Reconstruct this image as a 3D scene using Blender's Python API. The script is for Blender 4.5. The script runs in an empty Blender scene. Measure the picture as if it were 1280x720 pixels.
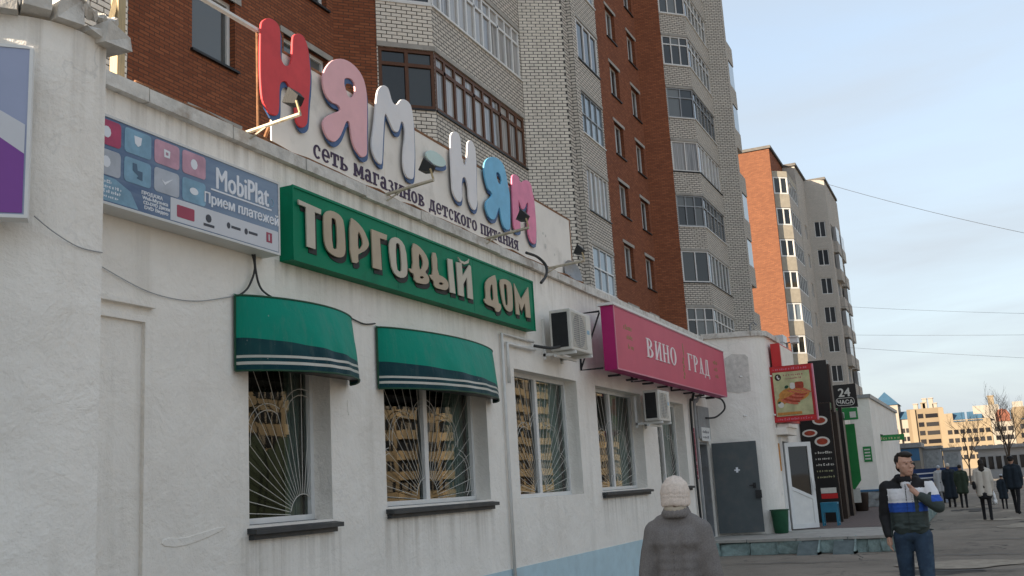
import bpy, bmesh, math, random
from mathutils import Vector, Matrix
from mathutils.geometry import tessellate_polygon
random.seed(7)
scene = bpy.context.scene
col = scene.collection
R = math.radians

# ------------------------------------------------------------------ camera
EYE = Vector((0.0, 0.0, 1.62))
YAW, PITCH, ROLL, FPX = R(23.77), R(11.18), R(-3.36), 1276.3
fw = Vector((math.cos(YAW)*math.cos(PITCH), math.sin(YAW)*math.cos(PITCH), math.sin(PITCH)))
r0 = Vector((math.sin(YAW), -math.cos(YAW), 0)); u0 = r0.cross(fw)
rt = r0*math.cos(ROLL) + u0*math.sin(ROLL)
up = -r0*math.sin(ROLL) + u0*math.cos(ROLL)
cam_data = bpy.data.cameras.new('camera')
cam = bpy.data.objects.new('camera', cam_data); col.objects.link(cam)
m = Matrix((rt, up, -fw)).transposed().to_4x4(); m.translation = EYE
cam.matrix_world = m
cam_data.sensor_width = 36.0; cam_data.lens = FPX/1280*36.0
cam_data.clip_start = 0.1; cam_data.clip_end = 5000
scene.camera = cam

# ------------------------------------------------------------------ sky and sun
SUN_AZ, SUN_EL = R(33), R(15)          # the sun stands behind the block, low
to_sun = Vector((-math.cos(SUN_EL)*math.cos(SUN_AZ), math.cos(SUN_EL)*math.sin(SUN_AZ), math.sin(SUN_EL)))
world = bpy.data.worlds.new('World'); scene.world = world; world.use_nodes = True
wn, wl = world.node_tree.nodes, world.node_tree.links
wn.clear()
w_out = wn.new('ShaderNodeOutputWorld'); w_bg = wn.new('ShaderNodeBackground')
sky = wn.new('ShaderNodeTexSky'); sky.sky_type = 'NISHITA'; sky.sun_disc = False
sky.sun_elevation = SUN_EL; sky.sun_rotation = math.atan2(to_sun.x, to_sun.y)
sky.altitude = 100; sky.air_density = 1.0; sky.dust_density = 1.2; sky.ozone_density = 1.0
tc = wn.new('ShaderNodeTexCoord'); mp = wn.new('ShaderNodeMapping')
mp.inputs['Scale'].default_value = (1.3, 1.3, 7.0); mp.inputs['Rotation'].default_value = (0.10, 0.06, 0.5)
wl.new(tc.outputs['Generated'], mp.inputs['Vector'])
nz = wn.new('ShaderNodeTexNoise'); nz.inputs['Scale'].default_value = 1.6; nz.inputs['Detail'].default_value = 6
nz.inputs['Roughness'].default_value = 0.55; nz.inputs['Distortion'].default_value = 0.4
wl.new(mp.outputs['Vector'], nz.inputs['Vector'])
cr = wn.new('ShaderNodeValToRGB'); cr.color_ramp.elements[0].position = 0.32; cr.color_ramp.elements[1].position = 0.74
cr.color_ramp.elements[0].color = (0.62, 0.62, 0.62, 1); cr.color_ramp.elements[1].color = (0.86, 0.86, 0.86, 1)
wl.new(nz.outputs['Fac'], cr.inputs['Fac'])
mx = wn.new('ShaderNodeMix'); mx.data_type = 'RGBA'
sx = wn.new('ShaderNodeSeparateXYZ'); wl.new(tc.outputs['Generated'], sx.inputs[0])
mr = wn.new('ShaderNodeMapRange'); mr.inputs['From Min'].default_value = 0.0; mr.inputs['From Max'].default_value = 0.36
mr.inputs['To Min'].default_value = 0.25; mr.inputs['To Max'].default_value = 0.0
wl.new(sx.outputs[2], mr.inputs['Value'])
ad = wn.new('ShaderNodeMath'); ad.operation = 'ADD'; ad.use_clamp = True
wl.new(cr.outputs['Color'], ad.inputs[0]); wl.new(mr.outputs[0], ad.inputs[1])
wl.new(ad.outputs[0], mx.inputs['Factor']); wl.new(sky.outputs['Color'], mx.inputs['A'])
mx.inputs['B'].default_value = (1.66, 1.82, 1.98, 1)      # thin veil of high cloud
wl.new(mx.outputs['Result'], w_bg.inputs['Color'])
w_bg.inputs['Strength'].default_value = 0.10
wl.new(w_bg.outputs['Background'], w_out.inputs['Surface'])
sl = bpy.data.lights.new('sun', 'SUN'); sl.energy = 4.0; sl.angle = R(0.53); sl.color = (1.0, 0.83, 0.63)
so = bpy.data.objects.new('sun', sl); col.objects.link(so)
so.rotation_euler = to_sun.to_track_quat('Z', 'Y').to_euler()
vs = scene.view_settings
vs.view_transform = 'Standard'; vs.look = 'None'; vs.gamma = 1.0; vs.use_curve_mapping = False
vs.exposure = 1.95
scene.cycles.max_bounces = 6; scene.cycles.use_denoising = True

# ------------------------------------------------------------------ materials
MATS = {}
def new_mat(name):
    mt = bpy.data.materials.new(name); mt.use_nodes = True
    nt = mt.node_tree; b = nt.nodes['Principled BSDF']
    MATS[name] = mt
    return mt, nt, b
def N(nt, t, **k):
    n = nt.nodes.new(t)
    for a, v in k.items():
        if a in n.inputs: n.inputs[a].default_value = v
        else: setattr(n, a, v)
    return n
def rgb(c): return (c[0], c[1], c[2], 1)
def mixc(nt, fac, a, b, blend='MIX'):
    n = nt.nodes.new('ShaderNodeMix'); n.data_type = 'RGBA'; n.blend_type = blend
    for s, v in (('Factor', fac), ('A', a), ('B', b)):
        if hasattr(v, 'is_linked') or hasattr(v, 'links'): nt.links.new(v, n.inputs[s])
        else: n.inputs[s].default_value = v if s == 'Factor' else rgb(v)
    return n.outputs['Result']
def ramp(nt, fac, p0, p1, c0=(0, 0, 0), c1=(1, 1, 1)):
    n = nt.nodes.new('ShaderNodeValToRGB'); e = n.color_ramp.elements
    e[0].position = p0; e[1].position = p1; e[0].color = rgb(c0); e[1].color = rgb(c1)
    nt.links.new(fac, n.inputs['Fac']); return n.outputs['Color']
def noise(nt, scale, detail=4, rough=.55, stretch=None, coord='Object', dist=0.0):
    t = nt.nodes.new('ShaderNodeTexCoord'); v = t.outputs[coord]
    if stretch:
        mpn = nt.nodes.new('ShaderNodeMapping'); mpn.inputs['Scale'].default_value = stretch
        nt.links.new(v, mpn.inputs['Vector']); v = mpn.outputs['Vector']
    n = N(nt, 'ShaderNodeTexNoise', Scale=scale, Detail=detail, Roughness=rough, Distortion=dist)
    nt.links.new(v, n.inputs['Vector']); return n.outputs['Fac']
def bump(nt, b, h, strength=.3, dist=.01):
    n = N(nt, 'ShaderNodeBump', Strength=strength, Distance=dist)
    nt.links.new(h, n.inputs['Height']); nt.links.new(n.outputs['Normal'], b.inputs['Normal'])
def sc(c, k): return tuple(min(1, x*k) for x in c)
def M(name, base, rough=.75, var=.14, scale=6, bmp=.15, bscale=80, metal=0, stretch=None, dirt=None, dscale=2.5, spec=.35):
    mt, nt, b = new_mat(name)
    c = mixc(nt, ramp(nt, noise(nt, scale, 6, .6, stretch), .3, .7), sc(base, 1-var), sc(base, 1+var))
    if dirt:
        c = mixc(nt, ramp(nt, noise(nt, dscale, 8, .65, stretch), .52, .78), c, dirt)
    nt.links.new(c, b.inputs['Base Color'])
    b.inputs['Roughness'].default_value = rough; b.inputs['Metallic'].default_value = metal
    b.inputs['Specular IOR Level'].default_value = spec
    if bmp: bump(nt, b, noise(nt, bscale, 4, .6), bmp, .01)
    return mt

def plaster():
    mt, nt, b = new_mat('plaster')
    c = mixc(nt, ramp(nt, noise(nt, .9, 9, .68), .34, .66), (.78, .735, .67), (.89, .85, .785))
    c = mixc(nt, ramp(nt, noise(nt, 1.3, 9, .70, (2.2, 2.2, .16)), .55, .85), c, (.66, .62, .555))          # old drip marks
    c = mixc(nt, ramp(nt, noise(nt, 16, 6, .72), .60, .85), c, (.69, .65, .585))                             # grime in the roughcast
    c = mixc(nt, ramp(nt, noise(nt, 2.6, 9, .72, dist=1.1), .66, .70), c, (.70, .67, .61))                 # repainted patches
    c = mixc(nt, ramp(nt, noise(nt, 5.0, 9, .75, dist=.5), .72, .75), c, (.50, .48, .45))                   # chips
    t = nt.nodes.new('ShaderNodeTexCoord'); v = N(nt, 'ShaderNodeTexVoronoi', Scale=.55, feature='DISTANCE_TO_EDGE')
    wv = N(nt, 'ShaderNodeTexNoise', Scale=2.2, Detail=6); nt.links.new(t.outputs['Object'], wv.inputs['Vector'])
    ad_ = N(nt, 'ShaderNodeVectorMath', operation='ADD'); nt.links.new(t.outputs['Object'], ad_.inputs[0]); nt.links.new(wv.outputs['Color'], ad_.inputs[1]); nt.links.new(ad_.outputs[0], v.inputs['Vector'])
    hair = ramp(nt, v.outputs['Distance'], .002, .006, (1, 1, 1), (0, 0, 0))
    mk = mixc(nt, 1.0, hair, ramp(nt, noise(nt, .45, 3, .5), .56, .70), 'MULTIPLY')
    c = mixc(nt, mk, c, (.60, .58, .545))
    # dirt washed down from the window sills and from under the coping
    sep = nt.nodes.new('ShaderNodeSeparateXYZ'); nt.links.new(t.outputs['Object'], sep.inputs[0])
    def mth(op, *a_):
        n = N(nt, 'ShaderNodeMath', operation=op)
        for i_, v_ in enumerate(a_):
            if hasattr(v_, 'links'): nt.links.new(v_, n.inputs[i_])
            else: n.inputs[i_].default_value = v_
        return n.outputs[0]
    run_ = ramp(nt, noise(nt, 3.2, 7, .66, (2.6, 2.6, .07)), .44, .66)
    for x0_, x1_, zt_, ln_, k_ in ((7.1, 8.6, 1.36, .8, .55), (9.4, 12.1, 1.42, .7, .5), (16.2, 18.9, 1.42, .7, .5), (4.7, 24, 4.83, .38, .6), (2, 4.9, 4.72, .9, .45), (7.6, 13.5, 3.86, .35, .4)):
        box_ = mth('MULTIPLY', mth('GREATER_THAN', sep.outputs[0], x0_), mth('LESS_THAN', sep.outputs[0], x1_))
        fall = mth('MULTIPLY', mth('MAXIMUM', mth('SUBTRACT', 1.0, mth('DIVIDE', mth('SUBTRACT', zt_, sep.outputs[2]), ln_)), 0.0), mth('LESS_THAN', sep.outputs[2], zt_))
        c = mixc(nt, mth('MULTIPLY', mth('MULTIPLY', mth('MULTIPLY', box_, fall), run_), k_), c, (.33, .29, .24))
    nt.links.new(c, b.inputs['Base Color']); b.inputs['Roughness'].default_value = .9
    b.inputs['Specular IOR Level'].default_value = .2
    h = mixc(nt, .16, noise(nt, 2.4, 7, .60, dist=.4), noise(nt, 30, 5, .65))
    bump(nt, b, h, .75, .06)
plaster()
def bricks(name, c1, c2, mortar, bw, rh, ms, bmp=.6, var=.25):
    mt, nt, b = new_mat(name)
    t = nt.nodes.new('ShaderNodeTexCoord')
    bt = N(nt, 'ShaderNodeTexBrick', Scale=1.0)
    bt.inputs['Brick Width'].default_value = bw; bt.inputs['Row Height'].default_value = rh
    bt.inputs['Mortar Size'].default_value = ms; bt.inputs['Mortar Smooth'].default_value = .12
    bt.inputs['Bias'].default_value = 0
    bt.inputs['Color1'].default_value = rgb(c1); bt.inputs['Color2'].default_value = rgb(c2); bt.inputs['Mortar'].default_value = rgb(mortar)
    nt.links.new(t.outputs['UV'], bt.inputs['Vector'])
    c = mixc(nt, .8, bt.outputs['Color'], mixc(nt, noise(nt, .55, 7, .62), sc((1, 1, 1), 1-var), (1, 1, 1)), 'MULTIPLY')
    c = mixc(nt, ramp(nt, noise(nt, 9, 4, .7), .4, .75), c, mixc(nt, .5, c, sc(c1, .6)))
    nt.links.new(c, b.inputs['Base Color']); b.inputs['Roughness'].default_value = .9; b.inputs['Specular IOR Level'].default_value = .2
    inv = N(nt, 'ShaderNodeMath', operation='SUBTRACT'); inv.inputs[0].default_value = 1; nt.links.new(bt.outputs['Fac'], inv.inputs[1])
    bump(nt, b, inv.outputs[0], bmp, .012)
bricks('red_brick', (.42, .145, .068), (.27, .085, .042), (.14, .070, .047), .26, .077, .012, var=.5)
bricks('orange_brick', (.205, .084, .044), (.145, .057, .032), (.12, .062, .041), .30, .10, .014)
bricks('white_brick', (.76, .70, .61), (.64, .59, .52), (.085, .08, .076), .27, .100, .016, var=.3)
bricks('pale_brick', (.66, .61, .545), (.57, .53, .475), (.34, .32, .29), .26, .08, .012, var=.3)
bricks('pavers', (.20, .145, .13), (.16, .125, .115), (.09, .08, .075), .2, .1, .008, .5)
M('cream_brick', (.38, .345, .28), .88, .12, 3, .3, 120)
M('wire_black', (.03, .03, .032), .8, .1, 4, 0)
M('white_brick_face', (.77, .71, .62), .88, .10, 3.1, .3, 120, dirt=(.58, .53, .46), dscale=5)
M('mortar', (.07, .066, .062), .95, .2, 20, .3)
M('coping', (.60, .575, .53), .9, .2, 7, .9, 30, dirt=(.26, .19, .13), dscale=3.4)
M('concrete', (.38, .36, .325), .92, .18, 5, .4, 50, dirt=(.22, .21, .19))
M('stained_plaster', (.60, .575, .53), .92, .16, 9, .8, 30, dirt=(.46, .44, .40), dscale=6)
M('blue_paint', (.47, .62, .68), .8, .10, 4, .4, 60, dirt=(.38, .48, .50), dscale=2)
M('white_paint', (.72, .71, .68), .6, .06, 6, .1)
M('white_plastic', (.70, .70, .685), .4, .05, 5, .05)
M('ac_plastic', (.60, .58, .53), .5, .07, 5, .08, dirt=(.42, .39, .33))
M('grey_metal', (.28, .29, .30), .45, .12, 8, .1, metal=.3, dirt=(.20, .19, .17))
M('dark_metal', (.016, .017, .018), .5, .2, 8, .1)
M('sill_metal', (.045, .048, .05), .55, .2, 6, .1, dirt=(.09, .085, .08))
M('rusty', (.24, .115, .055), .85, .35, 14, .4, dirt=(.10, .05, .03), dscale=9)
M('bracket_paint', (.48, .43, .33), .6, .2, 12, .2, dirt=(.30, .17, .09), dscale=9)
M('raw_wood', (.46, .36, .21), .8, .2, 6, .2, stretch=(20, 20, 1))
M('brown_wood', (.105, .042, .018), .55, .25, 5, .1, stretch=(12, 12, 1))
M('grey_door', (.085, .10, .105), .55, .12, 3, .25, 60, dirt=(.12, .115, .11), dscale=3)
M('black_panel', (.012, .011, .011), .35, .2, 6, .03)
M('dark_brown', (.035, .022, .016), .6, .25, 6, .1)
M('sign_green', (.0, .19, .095), .5, .10, 3, .04, dirt=(.004, .10, .055), dscale=1.8, spec=.12)
M('sign_cream', (.44, .355, .25), .55, .07, 6, .05, dirt=(.42, .36, .27))
M('sign_light', (.52, .47, .38), .55, .06, 6, .05)
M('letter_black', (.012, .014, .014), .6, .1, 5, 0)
M('panel_white', (.78, .73, .66), .6, .06, 2.5, .08, dirt=(.54, .50, .44), dscale=2)
M('letter_red', (.66, .075, .082), .6, .10, 5, .1, dirt=(.60, .06, .065), spec=.15)
M('letter_pink', (.80, .46, .48), .6, .06, 5, .1, dirt=(.68, .40, .45), spec=.15)
M('letter_white', (.76, .74, .74), .6, .05, 5, .1, dirt=(.64, .65, .68), spec=.15)
M('letter_mint', (.52, .66, .62), .5, .05, 5, .1)
M('letter_blue', (.15, .44, .66), .5, .10, 5, .1)
M('letter_rose', (.72, .20, .33), .5, .12, 5, .1)
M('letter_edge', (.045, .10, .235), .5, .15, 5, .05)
M('slogan_ink', (.045, .022, .06), .6, .1, 5, 0)
M('vino_side', (.40, .012, .13), .5, .06, 3, .03)
M('vino_face', (.54, .095, .145), .55, .07, 1.4, .03, spec=.2)
M('vino_edge', (.55, .17, .25), .4, .05, 3, 0)
M('vino_white', (.78, .70, .70), .5, .03, 3, 0)
M('vino_olive', (.20, .16, .03), .5, .1, 3, 0)
M('mobi_side', (.62, .62, .60), .5, .05, 5, .05)
M('mobi_white', (.74, .76, .80), .5, .03, 3, 0)
M('mobi_strip', (.60, .61, .64), .5, .04, 3, 0)
M('icon_pink', (.50, .28, .35), .5, .2, 7, 0)
M('icon_red', (.40, .05, .12), .5, .2, 7, 0)
M('icon_blue', (.20, .36, .48), .5, .22, 7, 0)
M('icon_grey', (.42, .45, .50), .5, .15, 7, 0)
M('icon_mark', (.07, .13, .20), .5, .1, 3, 0)
M('ink_red', (.33, .05, .09), .5, .1, 3, 0)
M('ink_dark', (.05, .055, .07), .5, .1, 3, 0)
M('purple_print', (.21, .06, .30), .4, .04, 3, 0)
M('lilac_print', (.32, .36, .50), .4, .06, 2, 0)
M('poster_red', (.40, .018, .025), .4, .08, 3, .02)
M('bright_red', (.52, .020, .022), .4, .06, 3, .02)
M('shop_green', (.02, .22, .055), .45, .12, 3, .03)
M('dark_green', (.008, .06, .028), .5, .2, 3, .03)
M('bin_green', (.02, .10, .05), .55, .2, 5, .1)
M('chair_blue', (.03, .20, .31), .5, .12, 5, .05)
M('kerb_teal', (.24, .315, .30), .9, .35, 7, .9, 24, dirt=(.13, .135, .125), dscale=4)
M('ramp_paint', (.12, .15, .15), .8, .2, 8, .4, 40)
M('roof_felt', (.10, .095, .09), .95, .2, 3, .3)
M('cable', (.05, .05, .05), .7, .1, 4, 0)
M('cable_grey', (.36, .36, .36), .7, .1, 4, 0)
M('roof_blue', (.035, .085, .14), .5, .15, .4, 0)
M('far_white', (.24, .22, .19), .8, .06, .2, 0)
M('far_yellow', (.155, .120, .078), .8, .08, .2, 0)
M('far_cream', (.20, .160, .108), .8, .07, .2, 0)
M('far_red', (.15, .055, .035), .8, .08, .3, 0)
M('far_grey', (.40, .40, .40), .8, .1, .3, 0)
M('kiosk_blue', (.05, .15, .28), .5, .1, 1, 0)
M('tarp_blue', (.015, .035, .11), .7, .2, 4, .2)
M('kiosk_grey', (.33, .34, .35), .6, .1, 1, .05)
M('box_card', (.42, .36, .28), .8, .15, 5, .1)
M('bark', (.12, .092, .07), .95, .25, 12, .5, 40)
M('skin', (.50, .29, .21), .55, .08, 14, .05)
M('hair_dark', (.018, .013, .010), .6, .25, 60, .4, 150)
M('jacket_black', (.012, .012, .014), .75, .2, 20, .3, 90)
M('jacket_white', (.68, .68, .70), .75, .05, 20, .3, 90)
M('jacket_blue', (.018, .075, .36), .75, .1, 20, .3, 90)
M('jacket_dark', (.040, .055, .052), .75, .12, 20, .3, 90)
M('jeans', (.024, .045, .078), .85, .35, 7, .4, 160, dirt=(.075, .125, .17), dscale=4)
M('shoe', (.02, .018, .016), .5, .2, 8, .1)
M('coat_grey', (.20, .182, .172), .95, .22, 120, .6, 260)
M('knit', (.74, .63, .545), .95, .10, 60, .7, 190)
M('coat_white', (.58, .53, .46), .85, .07, 9, .2)
M('coat_navy', (.014, .022, .032), .85, .2, 9, .2)
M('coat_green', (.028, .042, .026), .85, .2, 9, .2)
M('trousers_black', (.012, .012, .014), .85, .2, 9, .2)
M('bag_white', (.66, .66, .66), .45, .05, 9, .2)
M('lamp_glass', (.02, .021, .022), .15, .1, 5, 0)
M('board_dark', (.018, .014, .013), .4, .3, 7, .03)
M('food_red', (.34, .05, .022), .5, .35, 16, .1)
M('food_orange', (.50, .22, .05), .5, .25, 14, .1)
M('food_yellow', (.46, .45, .25), .5, .35, 3.0, .0, dirt=(.30, .42, .20), dscale=2.2)
M('food_white', (.62, .60, .55), .5, .1, 10, 0)
M('skirting_stone', (.30, .31, .31), .9, .25, 6, .5, 30)

def asphalt():
    mt, nt, b = new_mat('asphalt')
    c = mixc(nt, ramp(nt, noise(nt, .30, 9, .68), .36, .64), (.150, .128, .104), (.290, .250, .205))
    c = mixc(nt, ramp(nt, noise(nt, .85, 9, .72, dist=1.4), .56, .66), c, (.095, .083, .070))       # damp patches
    c = mixc(nt, ramp(nt, noise(nt, 1.9, 8, .7, dist=.6), .62, .76), c, (.350, .300, .245))         # dust and sand
    c = mixc(nt, ramp(nt, noise(nt, 55, 3, .7), .42, .8), c, (.33, .29, .24))                        # grit
    t = nt.nodes.new('ShaderNodeTexCoord'); v = N(nt, 'ShaderNodeTexVoronoi', Scale=.45, feature='DISTANCE_TO_EDGE')
    wv = N(nt, 'ShaderNodeTexNoise', Scale=1.5, Detail=5)
    nt.links.new(t.outputs['Object'], wv.inputs['Vector'])
    ad = N(nt, 'ShaderNodeVectorMath', operation='ADD'); nt.links.new(t.outputs['Object'], ad.inputs[0]); nt.links.new(wv.outputs['Color'], ad.inputs[1])
    nt.links.new(ad.outputs[0], v.inputs['Vector'])
    crk = mixc(nt, 1.0, ramp(nt, v.outputs['Distance'], .005, .016, (1, 1, 1), (0, 0, 0)), ramp(nt, noise(nt, .25, 3, .5), .52, .60), 'MULTIPLY')
    c = mixc(nt, crk, c, (.060, .055, .050))
    nt.links.new(c, b.inputs['Base Color']); b.inputs['Roughness'].default_value = .93; b.inputs['Specular IOR Level'].default_value = .25
    h = mixc(nt, .5, noise(nt, 90, 4, .7), noise(nt, 2.2, 6, .6)); bump(nt, b, h, .7, .03)
asphalt()

def glass(name, tint, body, refl=1.75, curtain=None):
    """window glass: mirror layer over a dark room, rooms differ from pane to pane"""
    mt, nt, b = new_mat(name)
    oi = nt.nodes.new('ShaderNodeObjectInfo')
    c = mixc(nt, ramp(nt, oi.outputs['Random'], .35, .9), body, tint)
    if curtain:
        w = noise(nt, 3.0, 3, .5, (6, 6, .15)); c = mixc(nt, ramp(nt, w, .45, .62), c, curtain)
    nt.links.new(c, b.inputs['Base Color'])
    b.inputs['Roughness'].default_value = .03; b.inputs['IOR'].default_value = refl
    bump(nt, b, noise(nt, 1.3, 2, .5), .018, .02)
glass('tower_glass', (.16, .17, .165), (.03, .034, .036), 1.6)
glass('far_glass', (.03, .03, .032), (.012, .012, .014), 1.3)
glass('tower_curtain', (.36, .35, .33), (.20, .20, .20), 1.5, (.42, .41, .40))
glass('dark_glass', (.03, .035, .035), (.010, .012, .013), 1.6)
glass('bluish_glass', (.30, .36, .40), (.20, .25, .29), 1.5)
def shop_glass():
    mt, nt, b = new_mat('shop_glass')
    nt.nodes.remove(b); out = nt.nodes['Material Output']
    fr = N(nt, 'ShaderNodeFresnel', IOR=1.65)
    tr = nt.nodes.new('ShaderNodeBsdfTransparent'); tr.inputs['Color'].default_value = (.60, .68, .66, 1)
    gl = N(nt, 'ShaderNodeBsdfGlossy', Roughness=.012); gl.inputs['Color'].default_value = (.95, .95, .92, 1)
    bp = N(nt, 'ShaderNodeBump', Strength=.03, Distance=.03); nt.links.new(noise(nt, 1.1, 2, .5), bp.inputs['Height'])
    nt.links.new(bp.outputs['Normal'], gl.inputs['Normal'])
    ms = nt.nodes.new('ShaderNodeMixShader')
    nt.links.new(fr.outputs[0], ms.inputs[0]); nt.links.new(tr.outputs[0], ms.inputs[1]); nt.links.new(gl.outputs[0], ms.inputs[2])
    nt.links.new(ms.outputs[0], out.inputs['Surface'])
shop_glass()
M('room_dark', (.03, .03, .029), .9, .3, 2, 0)
M('curtain_green', (.42, .52, .48), .9, .15, 3, .2, stretch=(8, 8, .2))

def awning_mat():
    mt, nt, b = new_mat('awning_cloth')
    t = nt.nodes.new('ShaderNodeTexCoord'); s = nt.nodes.new('ShaderNodeSeparateXYZ'); nt.links.new(t.outputs['UV'], s.inputs[0])
    def mth(op, a, c=None, d=None):
        n = N(nt, 'ShaderNodeMath', operation=op)
        for i, v in enumerate((a, c, d)):
            if v is None: continue
            if hasattr(v, 'links'): nt.links.new(v, n.inputs[i])
            else: n.inputs[i].default_value = v
        return n.outputs[0]
    u, v = s.outputs[0], s.outputs[1]        # u 0..1 along the bow, v 0..1 from hem to top
    wave = mth('ADD', .235, mth('MULTIPLY', .20, mth('POWER', mth('SUBTRACT', 1.0, u), 1.3)))
    base = mixc(nt, mth('LESS_THAN', v, wave), (.0, .245, .165), (.002, .034, .046))
    def band(lo, hi): return mth('MULTIPLY', mth('GREATER_THAN', v, lo), mth('LESS_THAN', v, hi))
    st = mth('MAXIMUM', band(.165, .200), band(.075, .115))
    c = mixc(nt, st, base, (.55, .53, .47))
    c = mixc(nt, ramp(nt, noise(nt, 1.8, 6, .6), .45, .8), c, mixc(nt, .35, c, (.02, .12, .09)))
    c = mixc(nt, ramp(nt, noise(nt, 26, 3, .6), .72, .76), c, (.40, .42, .38))
    c = mixc(nt, ramp(nt, noise(nt, 3.5, 8, .7, (3, 3, .4)), .52, .75), c, mixc(nt, .22, c, (.16, .20, .17)))
    nt.links.new(c, b.inputs['Base Color']); b.inputs['Roughness'].default_value = .55
    b.inputs['Specular IOR Level'].default_value = .15
    bump(nt, b, mixc(nt, .4, noise(nt, 3.2, 4, .6, (1.6, 1.6, .5)), noise(nt, 9, 5, .6)), .55, .03)
awning_mat()
def mobi_mat():
    mt, nt, b = new_mat('mobi_print')
    t = nt.nodes.new('ShaderNodeTexCoord'); s = nt.nodes.new('ShaderNodeSeparateXYZ'); nt.links.new(t.outputs['Object'], s.inputs[0])
    g = N(nt, 'ShaderNodeMapRange'); g.inputs['From Min'].default_value = 5.3; g.inputs['From Max'].default_value = 7.4
    nt.links.new(s.outputs[0], g.inputs['Value'])
    c = mixc(nt, g.outputs[0], (.030, .085, .20), (.16, .23, .33))
    c = mixc(nt, ramp(nt, noise(nt, 3, 4, .5, (1, 1, 6)), .4, .7), c, mixc(nt, .3, c, (.25, .35, .45)))
    nt.links.new(c, b.inputs['Base Color']); b.inputs['Roughness'].default_value = .35
mobi_mat()

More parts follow.
